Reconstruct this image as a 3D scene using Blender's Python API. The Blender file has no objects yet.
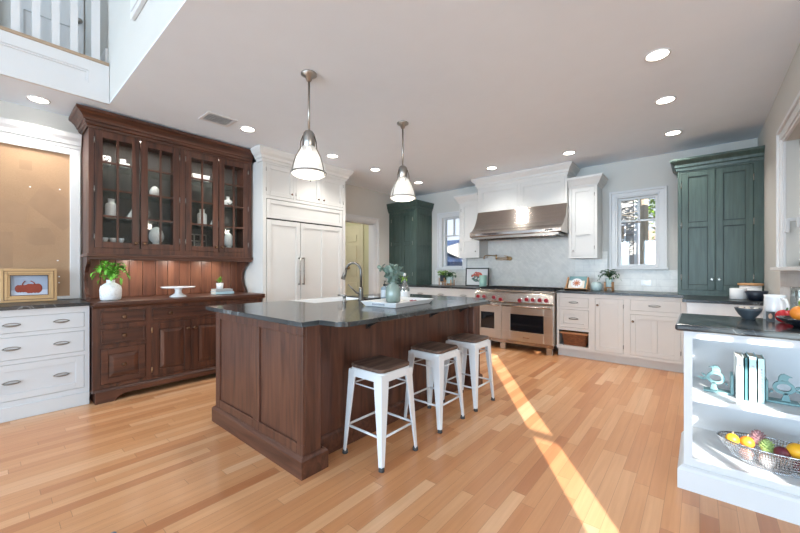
import bpy, bmesh, math, random
from mathutils import Vector, Matrix
PI = math.pi
SC = bpy.context.scene
COL = SC.collection
random.seed(7)

def lin(c):
    return tuple((v/255/12.92 if v/255 <= .04045 else ((v/255+.055)/1.055)**2.4) for v in c)

# ------------------------------------------------------------------ camera, sky, sun, area lights, exposure
cam_d = bpy.data.cameras.new('camera'); cam = bpy.data.objects.new('camera', cam_d); COL.objects.link(cam)
cam_d.sensor_width = 36; cam_d.lens = 352/800*36; cam_d.clip_start = .05; cam_d.clip_end = 200
cam_d.shift_y = (269.6-266.5)/800
cam.location = (0, 0, 1.23); cam.rotation_euler = (PI/2, 0, math.radians(40.4))
SC.camera = cam
SC.view_settings.view_transform = 'Standard'; SC.view_settings.look = 'None'
SC.view_settings.gamma = 1; SC.view_settings.use_curve_mapping = False
SC.view_settings.exposure = 1.03

W = bpy.data.worlds.new('sky'); SC.world = W; W.use_nodes = True
wn = W.node_tree; wn.nodes.clear()
wo = wn.nodes.new('ShaderNodeOutputWorld'); wb = wn.nodes.new('ShaderNodeBackground')
wt = wn.nodes.new('ShaderNodeTexCoord'); wx = wn.nodes.new('ShaderNodeSeparateXYZ'); wr = wn.nodes.new('ShaderNodeValToRGB')
wn.links.new(wt.outputs['Generated'], wx.inputs[0]); wn.links.new(wx.outputs['Z'], wr.inputs[0])
wr.color_ramp.elements[0].color = (.80, .88, 1, 1); wr.color_ramp.elements[1].color = (.30, .52, .95, 1)
wn.links.new(wr.outputs[0], wb.inputs[0]); wb.inputs[1].default_value = .7
wn.links.new(wb.outputs[0], wo.inputs[0])

SUN_E = math.radians(17)
sd = bpy.data.lights.new('sun', 'SUN'); sd.energy = 9.5; sd.angle = math.radians(.12); sd.color = (1, .95, .87)
sun = bpy.data.objects.new('sun', sd); COL.objects.link(sun); sun.location = (4, -6, 7)
sun.rotation_euler = Vector((-.5624*math.cos(SUN_E), .827*math.cos(SUN_E), -math.sin(SUN_E))).to_track_quat('-Z', 'Y').to_euler()

def area(name, loc, aim, sx, sy, power, color):
    d = bpy.data.lights.new(name, 'AREA'); d.shape = 'RECTANGLE'; d.size = sx; d.size_y = sy; d.energy = power; d.color = color
    o = bpy.data.objects.new(name, d); COL.objects.link(o); o.location = loc
    o.rotation_euler = (Vector(aim)-Vector(loc)).to_track_quat('-Z', 'Y').to_euler()
    return o
# fill lamps added on the solid rear wall in place of unseen windows
REARX = (-3.4, -.9, 1.6, 4.1)
for x in REARX:
    area('fill_light_rear', (x, -6.92, 1.45), (x, 0, 1.75), 1.9, 2.1, 112, (.60, .81, 1))
area('fill_light_hall', (-5.7, 4.3, 2.6), (-5.7, 4.5, 0), .4, .4, 5, (1, .95, .82))  # added lamp, unseen, brightens the hall behind the doorway
area('fill_light_left', (-4.82, -4.2, 1.6), (0, -3.2, 1.7), 2.4, 2.1, 60, (.88, .94, 1))  # added fill to brighten the right wall; the left wall has no opening
area('fill_light_side', (7.88, -1.0, 1.6), (0, -.6, 1.7), 3.0, 2.0, 110, (1, .95, .88))  # added fill lamp for an unseen sunlit room on the right

# ------------------------------------------------------------------ mesh helpers
class MB:
    def __init__(s): s.bm = bmesh.new()
    def box(s, x0, x1, y0, y1, z0, z1):
        x0, x1 = sorted((x0, x1)); y0, y1 = sorted((y0, y1)); z0, z1 = sorted((z0, z1))
        v = [s.bm.verts.new((x, y, z)) for z in (z0, z1) for x, y in ((x0, y0), (x1, y0), (x1, y1), (x0, y1))]
        for f in ((3, 2, 1, 0), (4, 5, 6, 7), (0, 1, 5, 4), (1, 2, 6, 5), (2, 3, 7, 6), (3, 0, 4, 7)):
            s.bm.faces.new([v[i] for i in f])
        return s
    def loft(s, rings, cap=True, closed=True, smooth=False):
        R = [[s.bm.verts.new(p) for p in r] for r in rings]; n = len(R[0])
        for a, b in zip(R, R[1:]):
            for i in range(n if closed else n-1):
                f = s.bm.faces.new((a[i], a[(i+1) % n], b[(i+1) % n], b[i])); f.smooth = smooth
        if cap:
            s.bm.faces.new(R[0][::-1]); s.bm.faces.new(R[-1])
        return s
    def lathe(s, prof, c=(0, 0, 0), seg=24, sx=1, sy=1, smooth=True):
        cx, cy, cz = c
        rings = [[(cx+max(r, .0004)*sx*math.cos(2*PI*i/seg), cy+max(r, .0004)*sy*math.sin(2*PI*i/seg), cz+z) for i in range(seg)] for r, z in prof]
        return s.loft(rings, True, True, smooth)
    def cone(s, p0, p1, r0, r1=None, seg=14, smooth=True):
        r1 = r0 if r1 is None else r1
        p0 = Vector(p0); p1 = Vector(p1); d = (p1-p0).normalized()
        a = d.orthogonal().normalized(); b = d.cross(a)
        rr = [[p+(a*math.cos(2*PI*i/seg)+b*math.sin(2*PI*i/seg))*r for i in range(seg)] for p, r in ((p0, r0), (p1, r1))]
        return s.loft(rings=rr, smooth=smooth)
    def tube(s, pts, r, seg=10, radii=None):
        pts = [Vector(p) for p in pts]; rings = []; prev = None
        for i, p in enumerate(pts):
            t = (pts[min(i+1, len(pts)-1)]-pts[max(i-1, 0)]).normalized()
            a = t.orthogonal().normalized() if prev is None else (prev-t*prev.dot(t)).normalized()
            prev = a; b = t.cross(a); q = radii[i] if radii else r
            rings.append([p+(a*math.cos(2*PI*k/seg)+b*math.sin(2*PI*k/seg))*q for k in range(seg)])
        return s.loft(rings, smooth=True)
    def prism(s, poly, ax, a0, a1, smooth=False):
        def P(u, v, a): return {'x': (a, u, v), 'y': (u, a, v), 'z': (u, v, a)}[ax]
        return s.loft([[P(u, v, a0) for u, v in poly], [P(u, v, a1) for u, v in poly]], smooth=smooth)
    def ball(s, c, rx, ry=None, rz=None, seg=16, rings=10):
        ry = rx if ry is None else ry; rz = rx if rz is None else rz
        pr = [(math.sin(PI*i/rings), -math.cos(PI*i/rings)*rz) for i in range(rings+1)]
        return s.lathe([(a*rx, z) for a, z in pr], c, seg, 1, ry/rx)
    def sweep(s, prof, path):
        """moulding: profile (out, z) carried along a 2D path, outward = right-hand side, mitred"""
        P = [Vector(p) for p in path]; N = []
        for a, b in zip(P, P[1:]):
            d = (b-a).normalized(); N.append(Vector((d.y, -d.x)))
        rings = []
        for i, p in enumerate(P):
            n1 = N[max(i-1, 0)]; n2 = N[min(i, len(N)-1)]
            m = (n1+n2)/(1+n1.dot(n2))
            rings.append([(p.x+m.x*o, p.y+m.y*o, z) for o, z in prof])
        return s.loft(rings)
    def quad(s, *p):
        s.bm.faces.new([s.bm.verts.new(q) for q in p]); return s
    def xf(s, M):
        s.bm.transform(M); return s
    def leaf(s, base, tip, width, up=(0, 0, 1), bend=.15, n=4):
        b = Vector(base); t = Vector(tip); d = t-b; L = d.length
        side = d.cross(Vector(up)); side = side.normalized() if side.length > 1e-6 else Vector((1, 0, 0))
        nrm = side.cross(d).normalized(); prev = None
        for i in range(n+1):
            k = i/n; c = b+d*k+nrm*(math.sin(k*PI)*bend*L); w = width*math.sin(PI*min(.97, .08+.9*k))**.8*.5
            row = [s.bm.verts.new(c-side*w+nrm*w*.25), s.bm.verts.new(c), s.bm.verts.new(c+side*w+nrm*w*.25)]
            if prev:
                for j in (0, 1):
                    s.bm.faces.new((prev[j], prev[j+1], row[j+1], row[j])).smooth = True
            prev = row
        return s

OFF = {}
def finish(o, label=None, cat=None, group=None, kind=None):
    if label: o['label'] = label
    if cat: o['category'] = cat
    if group: o['group'] = group
    if kind: o['kind'] = kind
    return o
def part(name, mb, mat, parent=None, bevel=0, label=None, solid=0, sub=0, kind=None, wire=0):
    me = bpy.data.meshes.new(name)
    off = OFF.get(parent, Vector((0, 0, 0))) if parent else Vector((0, 0, 0))
    if off.length: mb.bm.transform(Matrix.Translation(-off))
    bmesh.ops.recalc_face_normals(mb.bm, faces=mb.bm.faces[:])
    mb.bm.to_mesh(me); mb.bm.free(); me.materials.append(mat)
    o = bpy.data.objects.new(name, me); COL.objects.link(o)
    if parent: o.parent = parent; OFF[o] = off
    if solid:
        m = o.modifiers.new('solid', 'SOLIDIFY'); m.thickness = solid; m.offset = 0
    if wire:
        m = o.modifiers.new('wire', 'WIREFRAME'); m.thickness = wire
    if sub:
        m = o.modifiers.new('sub', 'SUBSURF'); m.levels = sub; m.render_levels = sub
    if bevel:
        m = o.modifiers.new('bevel', 'BEVEL'); m.width = bevel; m.segments = 2; m.limit_method = 'ANGLE'; m.angle_limit = math.radians(40)
    if label: o['label'] = label
    if kind: o['kind'] = kind
    return o
def thing(name, label, cat, loc=(0, 0, 0), group=None):
    o = bpy.data.objects.new(name, None); COL.objects.link(o); o.location = loc; OFF[o] = Vector(loc)
    o.empty_display_size = .1
    return finish(o, label, cat, group)
def lone(name, mb, mat, label, cat, group=None, loc=None, **k):
    """a thing that is one mesh, origin at its base"""
    if loc is not None: mb.bm.transform(Matrix.Translation(-Vector(loc)))
    o = part(name, mb, mat, None, **k)
    if loc is not None: o.location = loc
    return finish(o, label, cat, group)
def struct(name, mb, mat, parent=None, **k):
    o = part(name, mb, mat, parent, **k)
    if not parent: o['kind'] = 'structure'
    return o
def copy_tree(o, parent=None):
    c = o.copy(); COL.objects.link(c)
    if parent: c.parent = parent; c.matrix_parent_inverse = o.matrix_parent_inverse.copy()
    for ch in [x for x in bpy.data.objects if x.parent == o]: copy_tree(ch, c)
    return c
def dup(o, loc, label=None, group=None, rotz=None):
    c = copy_tree(o); c.location = loc
    if rotz is not None: c.rotation_euler = (0, 0, rotz)
    if label: c['label'] = label
    if group: c['group'] = group
    return c

# a cabinet face: ax 'x' looks towards +X at x=F, ax 'y' looks towards -Y at y=F ; u runs along the face
def fb(mb, ax, F, u0, u1, z0, z1, d0, d1):
    return mb.box(F+d0, F+d1, u0, u1, z0, z1) if ax == 'x' else mb.box(u0, u1, F-d1, F-d0, z0, z1)
def fp(ax, F, u, z, d):
    return (F+d, u, z) if ax == 'x' else (u, F-d, z)
def shaker(mb, ax, F, u0, u1, z0, z1, st=.05, rec=.010, mids=(), rails=(), th=.02, top=None):
    u0 += .0025; u1 -= .0025; z0 += .0025; z1 -= .0025
    tp = top or st
    fb(mb, ax, F, u0+.01, u1-.01, z0+.01, z1-.01, -th, -rec)
    fb(mb, ax, F, u0, u0+st, z0, z1, -th, 0); fb(mb, ax, F, u1-st, u1, z0, z1, -th, 0)
    fb(mb, ax, F, u0+st, u1-st, z0, z0+st, -th, 0); fb(mb, ax, F, u0+st, u1-st, z1-tp, z1, -th, 0)
    for m in mids: fb(mb, ax, F, m-st*.5, m+st*.5, z0+st, z1-tp, -th, 0)
    for r in rails: fb(mb, ax, F, u0+st, u1-st, r-st*.5, r+st*.5, -th, 0)
    return mb
def raised(mb, ax, F, u0, u1, z0, z1):
    """bevelled raised field"""
    def ring(i, d):
        return [fp(ax, F, a, b, d) for a, b in ((u0+i, z0+i), (u1-i, z0+i), (u1-i, z1-i), (u0+i, z1-i))]
    mb.loft([ring(0, -.012), ring(.004, -.008), ring(.035, -.001), ring(.04, -.001)])
    return mb
def slabf(mb, ax, F, u0, u1, z0, z1, th=.02):
    return fb(mb, ax, F, u0+.0025, u1-.0025, z0+.0025, z1-.0025, -th, 0)
def frame(mb, ax, F, u0, u1, z0, z1, openings, th=.02, d=0):
    us = sorted({u0, u1, *[o[0] for o in openings], *[o[1] for o in openings]})
    zs = sorted({z0, z1, *[o[2] for o in openings], *[o[3] for o in openings]})
    for a, b in zip(us, us[1:]):
        for c, e in zip(zs, zs[1:]):
            m, n = (a+b)/2, (c+e)/2
            if not any(o[0] < m < o[1] and o[2] < n < o[3] for o in openings):
                fb(mb, ax, F, a, b, c, e, d-th, d)
    return mb
def knob(ax, F, u, z, r=.015, mat=None, parent=None):
    m = MB(); m.cone(fp(ax, F, u, z, 0), fp(ax, F, u, z, .014), r*.45)
    m.cone(fp(ax, F, u, z, .012), fp(ax, F, u, z, .020), r*.7, r); m.cone(fp(ax, F, u, z, .020), fp(ax, F, u, z, .028), r, r*.55)
    return part('knob', m, mat, parent)
def pull(ax, F, u, z, w=.05, mat=None, parent=None):
    m = MB(); pts = []
    for i in range(13):
        a = PI*i/12; pts.append(fp(ax, F, u-w*math.cos(a), z-.004, .004+.022*math.sin(a)**.7))
    m.tube(pts, .0045, 8)
    loop = [fp(ax, F, u+w*1.05*math.cos(2*PI*i/20), z+.014*math.sin(2*PI*i/20), .003) for i in range(21)]
    m.tube(loop, .0035, 6)
    for q in (-1, 1): m.ball(fp(ax, F, u+q*w*1.1, z, .003), .007, seg=8, rings=6)
    return part('drawer_pull', m, mat, parent)
def hinge(ax, F, u, z, mat, parent, h=.05):
    m = MB(); m.cone(fp(ax, F, u, z-h/2, .002), fp(ax, F, u, z+h/2, .002), .005, seg=8)
    return part('hinge', m, mat, parent)
def rrect(cx, cy, w, d, r, n=5):
    out = []
    for sx, sy, a0 in ((1, 1, 0), (-1, 1, PI/2), (-1, -1, PI), (1, -1, 1.5*PI)):
        for i in range(n+1):
            a = a0+PI/2*i/n
            out.append((cx+sx*(w/2-r)+r*math.cos(a), cy+sy*(d/2-r)+r*math.sin(a)))
    return out

# ------------------------------------------------------------------ materials
def newmat(name):
    m = bpy.data.materials.new(name); m.use_nodes = True
    return m, m.node_tree, m.node_tree.nodes['Principled BSDF']
def N(t, kind, **kw):
    n = t.nodes.new(kind)
    for k, v in kw.items(): setattr(n, k, v)
    return n
def plain(name, c, rough=.5, metal=0, spec=.5, coat=0, emit=None, estr=0, var=.03):
    m, t, b = newmat(name)
    L = lin(c)
    if var:
        no = N(t, 'ShaderNodeTexNoise'); no.inputs['Scale'].default_value = 6; no.inputs['Detail'].default_value = 3
        tc = N(t, 'ShaderNodeTexCoord'); t.links.new(tc.outputs['Object'], no.inputs['Vector'])
        r = N(t, 'ShaderNodeValToRGB'); t.links.new(no.outputs[0], r.inputs[0])
        r.color_ramp.elements[0].position = .3; r.color_ramp.elements[1].position = .7
        r.color_ramp.elements[0].color = (*[v*(1-var) for v in L], 1); r.color_ramp.elements[1].color = (*[min(1, v*(1+var)) for v in L], 1)
        t.links.new(r.outputs[0], b.inputs['Base Color'])
    else: b.inputs['Base Color'].default_value = (*L, 1)
    b.inputs['Roughness'].default_value = rough; b.inputs['Metallic'].default_value = metal
    b.inputs['Specular IOR Level'].default_value = spec; b.inputs['Coat Weight'].default_value = coat
    if emit: b.inputs['Emission Color'].default_value = (*lin(emit), 1); b.inputs['Emission Strength'].default_value = estr
    return m
def wood(name, c0, c1, c2=None, grain='z', scale=1, rough=.4, coat=.15, bump=.05):
    m, t, b = newmat(name)
    tc = N(t, 'ShaderNodeTexCoord'); mp = N(t, 'ShaderNodeMapping'); t.links.new(tc.outputs['Object'], mp.inputs[0])
    s = {'x': (2, 26, 26), 'y': (26, 2, 26), 'z': (26, 26, 2)}[grain]
    mp.inputs['Scale'].default_value = tuple(v*scale for v in s)
    no = N(t, 'ShaderNodeTexNoise'); no.inputs['Scale'].default_value = 1; no.inputs['Detail'].default_value = 6; no.inputs['Distortion'].default_value = .8
    t.links.new(mp.outputs[0], no.inputs['Vector'])
    r = N(t, 'ShaderNodeValToRGB'); t.links.new(no.outputs[0], r.inputs[0])
    e = r.color_ramp.elements; e[0].position = .3; e[1].position = .72
    e[0].color = (*lin(c0), 1); e[1].color = (*lin(c2 or c1), 1)
    if c2: q = e.new(.5); q.color = (*lin(c1), 1)
    t.links.new(r.outputs[0], b.inputs['Base Color'])
    bu = N(t, 'ShaderNodeBump'); bu.inputs['Strength'].default_value = bump; bu.inputs['Distance'].default_value = .01
    t.links.new(no.outputs[0], bu.inputs['Height']); t.links.new(bu.outputs[0], b.inputs['Normal'])
    b.inputs['Roughness'].default_value = rough; b.inputs['Coat Weight'].default_value = coat; b.inputs['Coat Roughness'].default_value = .25
    return m
def stone(name, c0, c1, vein, scale=3, rough=.25, thr=.03, vs=1.6, coat=0):
    m, t, b = newmat(name)
    tc = N(t, 'ShaderNodeTexCoord')
    n1 = N(t, 'ShaderNodeTexNoise'); n1.inputs['Scale'].default_value = scale; n1.inputs['Detail'].default_value = 6
    n2 = N(t, 'ShaderNodeTexNoise'); n2.inputs['Scale'].default_value = vs; n2.inputs['Detail'].default_value = 5; n2.inputs['Distortion'].default_value = .7
    for n in (n1, n2): t.links.new(tc.outputs['Object'], n.inputs['Vector'])
    r = N(t, 'ShaderNodeValToRGB'); t.links.new(n1.outputs[0], r.inputs[0])
    r.color_ramp.elements[0].position = .35; r.color_ramp.elements[1].position = .65
    r.color_ramp.elements[0].color = (*lin(c0), 1); r.color_ramp.elements[1].color = (*lin(c1), 1)
    v = N(t, 'ShaderNodeValToRGB'); t.links.new(n2.outputs[0], v.inputs[0])
    e = v.color_ramp.elements; e[0].position = .5-thr; e[0].color = (0, 0, 0, 1); e[1].position = .5+thr; e[1].color = (0, 0, 0, 1)
    q = e.new(.5); q.color = (.7, .7, .7, 1)
    mx = N(t, 'ShaderNodeMix', data_type='RGBA'); t.links.new(v.outputs[0], mx.inputs[0])
    t.links.new(r.outputs[0], mx.inputs[6]); mx.inputs[7].default_value = (*lin(vein), 1)
    t.links.new(mx.outputs[2], b.inputs['Base Color']); b.inputs['Roughness'].default_value = rough; b.inputs['Coat Weight'].default_value = coat
    return m
def steel(name, c, rough=.28, ax='x'):
    m, t, b = newmat(name)
    tc = N(t, 'ShaderNodeTexCoord'); mp = N(t, 'ShaderNodeMapping'); t.links.new(tc.outputs['Object'], mp.inputs[0])
    mp.inputs['Scale'].default_value = {'x': (1.5, 120, 120), 'z': (120, 120, 1.5)}[ax]
    no = N(t, 'ShaderNodeTexNoise'); no.inputs['Scale'].default_value = 2; t.links.new(mp.outputs[0], no.inputs['Vector'])
    mr = N(t, 'ShaderNodeMapRange'); t.links.new(no.outputs[0], mr.inputs[0]); mr.inputs[3].default_value = rough-.06; mr.inputs[4].default_value = rough+.08
    t.links.new(mr.outputs[0], b.inputs['Roughness'])
    b.inputs['Base Color'].default_value = (*lin(c), 1); b.inputs['Metallic'].default_value = 1
    b.inputs['Anisotropic'].default_value = .8
    cv = N(t, 'ShaderNodeCombineXYZ'); cv.inputs[2 if ax == 'x' else 0].default_value = 1; t.links.new(cv.outputs[0], b.inputs['Tangent'])
    return m
def tile(name, c0, c1, mortar, bw, bh, ax='y', herring=False):
    m, t, b = newmat(name)
    tc = N(t, 'ShaderNodeTexCoord'); sp = N(t, 'ShaderNodeSeparateXYZ'); cb = N(t, 'ShaderNodeCombineXYZ')
    t.links.new(tc.outputs['Object'], sp.inputs[0])
    t.links.new(sp.outputs['X' if ax == 'y' else 'Y'], cb.inputs[0]); t.links.new(sp.outputs['Z'], cb.inputs[1])
    mp = N(t, 'ShaderNodeMapping'); t.links.new(cb.outputs[0], mp.inputs[0])
    if herring: mp.inputs['Rotation'].default_value = (0, 0, PI/4)
    br = N(t, 'ShaderNodeTexBrick'); t.links.new(mp.outputs[0], br.inputs['Vector'])
    br.inputs['Scale'].default_value = 1; br.inputs['Brick Width'].default_value = bw; br.inputs['Row Height'].default_value = bh
    br.inputs['Mortar Size'].default_value = .0018; br.inputs['Color1'].default_value = (*lin(c0), 1); br.inputs['Color2'].default_value = (*lin(c1), 1)
    br.inputs['Mortar'].default_value = (*lin(mortar), 1); br.inputs['Bias'].default_value = 0
    no = N(t, 'ShaderNodeTexNoise'); no.inputs['Scale'].default_value = 9; no.inputs['Detail'].default_value = 6; no.inputs['Distortion'].default_value = 1.2
    t.links.new(tc.outputs['Object'], no.inputs['Vector'])
    r = N(t, 'ShaderNodeValToRGB'); t.links.new(no.outputs[0], r.inputs[0]); r.color_ramp.elements[0].position = .35; r.color_ramp.elements[1].position = .6
    r.color_ramp.elements[0].color = (.66, .67, .68, 1); r.color_ramp.elements[1].color = (1, 1, 1, 1)
    mx = N(t, 'ShaderNodeMix', data_type='RGBA', blend_type='MULTIPLY'); mx.inputs[0].default_value = .3
    t.links.new(br.outputs[0], mx.inputs[6]); t.links.new(r.outputs[0], mx.inputs[7]); t.links.new(mx.outputs[2], b.inputs['Base Color'])
    b.inputs['Roughness'].default_value = .3
    return m
def glass(name, tint=(1, 1, 1), gloss=.08):
    m, t, b = newmat(name); t.nodes.remove(b); out = t.nodes['Material Output']
    tr = N(t, 'ShaderNodeBsdfTransparent'); gl = N(t, 'ShaderNodeBsdfGlossy'); gl.inputs['Roughness'].default_value = .03
    tr.inputs[0].default_value = (*tint, 1); mx = N(t, 'ShaderNodeMixShader'); mx.inputs[0].default_value = gloss
    t.links.new(tr.outputs[0], mx.inputs[1]); t.links.new(gl.outputs[0], mx.inputs[2]); t.links.new(mx.outputs[0], out.inputs[0])
    return m
def floor_mat():
    m, t, b = newmat('oak_floor')
    tc = N(t, 'ShaderNodeTexCoord'); sp = N(t, 'ShaderNodeSeparateXYZ'); t.links.new(tc.outputs['Object'], sp.inputs[0])
    def M(op, a, bb=None):
        n = N(t, 'ShaderNodeMath', operation=op)
        for i, v in enumerate((a, bb)):
            if v is None: continue
            if isinstance(v, (int, float)): n.inputs[i].default_value = v
            else: t.links.new(v, n.inputs[i])
        return n.outputs[0]
    xs = M('DIVIDE', sp.outputs['X'], .072); row = M('FLOOR', xs)
    w1 = N(t, 'ShaderNodeTexWhiteNoise', noise_dimensions='1D'); t.links.new(row, w1.inputs['W'])
    ys = M('ADD', M('DIVIDE', sp.outputs['Y'], .85), M('MULTIPLY', w1.outputs[0], 7.3)); idx = M('FLOOR', ys)
    cb = N(t, 'ShaderNodeCombineXYZ'); t.links.new(row, cb.inputs[0]); t.links.new(idx, cb.inputs[1])
    w2 = N(t, 'ShaderNodeTexWhiteNoise', noise_dimensions='2D'); t.links.new(cb.outputs[0], w2.inputs['Vector'])
    r = N(t, 'ShaderNodeValToRGB'); t.links.new(w2.outputs[0], r.inputs[0]); e = r.color_ramp.elements
    stops = ((0, (184, 122, 80)), (.1, (198, 138, 93)), (.4, (206, 149, 103)), (.7, (211, 156, 111)), (.9, (217, 167, 124)), (1, (224, 180, 140)))
    e[0].color = (*lin(stops[0][1]), 1); e[1].color = (*lin(stops[-1][1]), 1)
    for p, c in stops[1:-1]: q = e.new(p); q.color = (*lin(c), 1)
    mp = N(t, 'ShaderNodeMapping'); t.links.new(tc.outputs['Object'], mp.inputs[0]); mp.inputs['Scale'].default_value = (38, 1.6, 1)
    cb2 = N(t, 'ShaderNodeCombineXYZ'); t.links.new(M('MULTIPLY', w2.outputs[0], 40), cb2.inputs[2])
    va = N(t, 'ShaderNodeVectorMath', operation='ADD'); t.links.new(mp.outputs[0], va.inputs[0]); t.links.new(cb2.outputs[0], va.inputs[1])
    no = N(t, 'ShaderNodeTexNoise'); no.inputs['Scale'].default_value = 1.2; no.inputs['Detail'].default_value = 5; no.inputs['Distortion'].default_value = .6
    t.links.new(va.outputs[0], no.inputs['Vector'])
    gr = N(t, 'ShaderNodeValToRGB'); t.links.new(no.outputs[0], gr.inputs[0]); gr.color_ramp.elements[0].position = .3; gr.color_ramp.elements[1].position = .65
    gr.color_ramp.elements[0].color = (.88, .85, .82, 1); gr.color_ramp.elements[1].color = (1.0, 1.0, 1.0, 1)
    mx = N(t, 'ShaderNodeMix', data_type='RGBA', blend_type='MULTIPLY'); mx.inputs[0].default_value = .9
    t.links.new(r.outputs[0], mx.inputs[6]); t.links.new(gr.outputs[0], mx.inputs[7])
    g1 = M('LESS_THAN', M('FRACT', xs), .022); g2 = M('LESS_THAN', M('FRACT', ys), .0028); gap = M('MULTIPLY', M('MAXIMUM', g1, g2), .5)
    mx2 = N(t, 'ShaderNodeMix', data_type='RGBA'); t.links.new(gap, mx2.inputs[0]); t.links.new(mx.outputs[2], mx2.inputs[6]); mx2.inputs[7].default_value = (*lin((96, 58, 34)), 1)
    t.links.new(mx2.outputs[2], b.inputs['Base Color'])
    b.inputs['Roughness'].default_value = .32; b.inputs['Coat Weight'].default_value = .12; b.inputs['Coat Roughness'].default_value = .18
    return m
def cork_mat():
    m, t, b = newmat('cork')
    tc = N(t, 'ShaderNodeTexCoord'); n1 = N(t, 'ShaderNodeTexNoise'); n2 = N(t, 'ShaderNodeTexNoise')
    n1.inputs['Scale'].default_value = 220; n2.inputs['Scale'].default_value = 2.5; n2.inputs['Detail'].default_value = 1
    for n in (n1, n2): t.links.new(tc.outputs['Object'], n.inputs['Vector'])
    r = N(t, 'ShaderNodeValToRGB'); t.links.new(n1.outputs[0], r.inputs[0]); r.color_ramp.elements[0].color = (*lin((146, 116, 90)), 1); r.color_ramp.elements[1].color = (*lin((192, 158, 124)), 1)
    r2 = N(t, 'ShaderNodeValToRGB'); t.links.new(n2.outputs[0], r2.inputs[0]); r2.color_ramp.elements[0].position = .42; r2.color_ramp.elements[1].position = .5
    r2.color_ramp.elements[0].color = (.95, .94, .94, 1); r2.color_ramp.elements[1].color = (1, 1, 1, 1)
    mx = N(t, 'ShaderNodeMix', data_type='RGBA', blend_type='MULTIPLY'); mx.inputs[0].default_value = 1
    t.links.new(r.outputs[0], mx.inputs[6]); t.links.new(r2.outputs[0], mx.inputs[7]); t.links.new(mx.outputs[2], b.inputs['Base Color']); b.inputs['Roughness'].default_value = .9
    return m
def voro(name, c0, c1, scale=40, thr=.35, rough=.4):
    m, t, b = newmat(name)
    tc = N(t, 'ShaderNodeTexCoord'); v = N(t, 'ShaderNodeTexVoronoi'); v.inputs['Scale'].default_value = scale; t.links.new(tc.outputs['Object'], v.inputs['Vector'])
    r = N(t, 'ShaderNodeValToRGB'); t.links.new(v.outputs['Distance'], r.inputs[0]); r.color_ramp.interpolation = 'EASE'
    r.color_ramp.elements[0].position = thr; r.color_ramp.elements[1].position = thr+.12
    r.color_ramp.elements[0].color = (*lin(c0), 1); r.color_ramp.elements[1].color = (*lin(c1), 1)
    t.links.new(r.outputs[0], b.inputs['Base Color']); b.inputs['Roughness'].default_value = rough
    bu = N(t, 'ShaderNodeBump'); bu.inputs['Strength'].default_value = .5; bu.inputs['Distance'].default_value = .005; t.links.new(v.outputs['Distance'], bu.inputs['Height']); t.links.new(bu.outputs[0], b.inputs['Normal'])
    return m
def stripes(name, c0, c1, scale, ax='Z', rough=.7):
    m, t, b = newmat(name)
    tc = N(t, 'ShaderNodeTexCoord'); w = N(t, 'ShaderNodeTexWave', bands_direction=ax); w.inputs['Scale'].default_value = scale; w.inputs['Distortion'].default_value = 1.2; w.inputs['Detail'].default_value = 1
    t.links.new(tc.outputs['Object'], w.inputs['Vector'])
    r = N(t, 'ShaderNodeValToRGB'); t.links.new(w.outputs[0], r.inputs[0]); r.color_ramp.elements[0].position = .1; r.color_ramp.elements[1].position = .5
    r.color_ramp.elements[0].color = (*lin(c0), 1); r.color_ramp.elements[1].color = (*lin(c1), 1)
    t.links.new(r.outputs[0], b.inputs['Base Color']); b.inputs['Roughness'].default_value = rough
    return m

WALL = plain('wall_paint', (200, 199, 194), .8, var=.008)
CEIL = plain('ceiling_paint', (230, 239, 248), .9, var=.008)
HALLW = plain('hall_paint', (204, 203, 166), .8, var=.01)
TRIM = plain('white_trim_paint', (212, 213, 214), .45, var=.008)
CAB = plain('white_cabinet_paint', (210, 209, 206), .42, var=.01)
CREAM = plain('cream_cabinet_paint', (212, 205, 198), .42, var=.012)
BLUEW = plain('cool_white_cabinet_paint', (204, 208, 212), .42, var=.01)
GREEN = wood('green_stained_paint', (50, 67, 61), (59, 77, 70), (68, 87, 79), 'z', 1.2, .45, .1, .03)
GLINE = plain('dark_green_glaze', (28, 40, 37), .5)
DARKW = wood('walnut_stain', (46, 25, 18), (76, 43, 30), (97, 58, 41), 'z', .8, .4, .08)
DARKWH = wood('walnut_stain_horizontal', (46, 25, 18), (76, 43, 30), (97, 58, 41), 'y', .8, .4, .08)
BACKB = wood('walnut_beadboard', (86, 49, 35), (114, 69, 49), (132, 85, 61), 'z', .7, .38, .2)
ISLW = wood('island_walnut', (58, 34, 25), (83, 50, 37), (99, 64, 48), 'z', .9, .4, .06)
ISLWX = wood('island_walnut_horizontal', (58, 34, 25), (83, 50, 37), (99, 64, 48), 'x', .9, .4, .06)
SEATW = wood('dark_seat_wood', (58, 42, 36), (94, 74, 64), (122, 100, 88), 'y', .9, .5, .05, .1)
LIGHTW = wood('light_wood', (170, 120, 78), (200, 152, 106), None, 'z', 1.5, .5, 0)
TANW = wood('tan_nosing', (150, 130, 108), (178, 156, 132), None, 'y', 1, .5, 0)
HINT = wood('grey_hutch_interior', (58, 58, 57), (80, 80, 78), None, 'z', .8, .6, 0)
SOAP = stone('soapstone', (36, 41, 44), (54, 60, 63), (120, 126, 128), 5, .2, .006, 2.6, .2)
BLKST = stone('black_soapstone', (26, 28, 31), (42, 45, 49), (140, 145, 148), 5, .28, .006, 2.2, 0)
MARB = stone('white_marble', (226, 226, 226), (240, 240, 239), (172, 174, 178), 4, .25, .05, 2.2)
TILE = tile('marble_subway_tile', (220, 218, 213), (228, 226, 221), (200, 199, 196), .3, .1)
TILER = tile('marble_subway_tile_side', (205, 208, 212), (217, 220, 223), (188, 190, 193), .3, .1, 'x')
HERR = tile('marble_herringbone_tile', (216, 213, 207), (224, 221, 215), (206, 204, 199), .11, .028, 'y', True)
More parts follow.
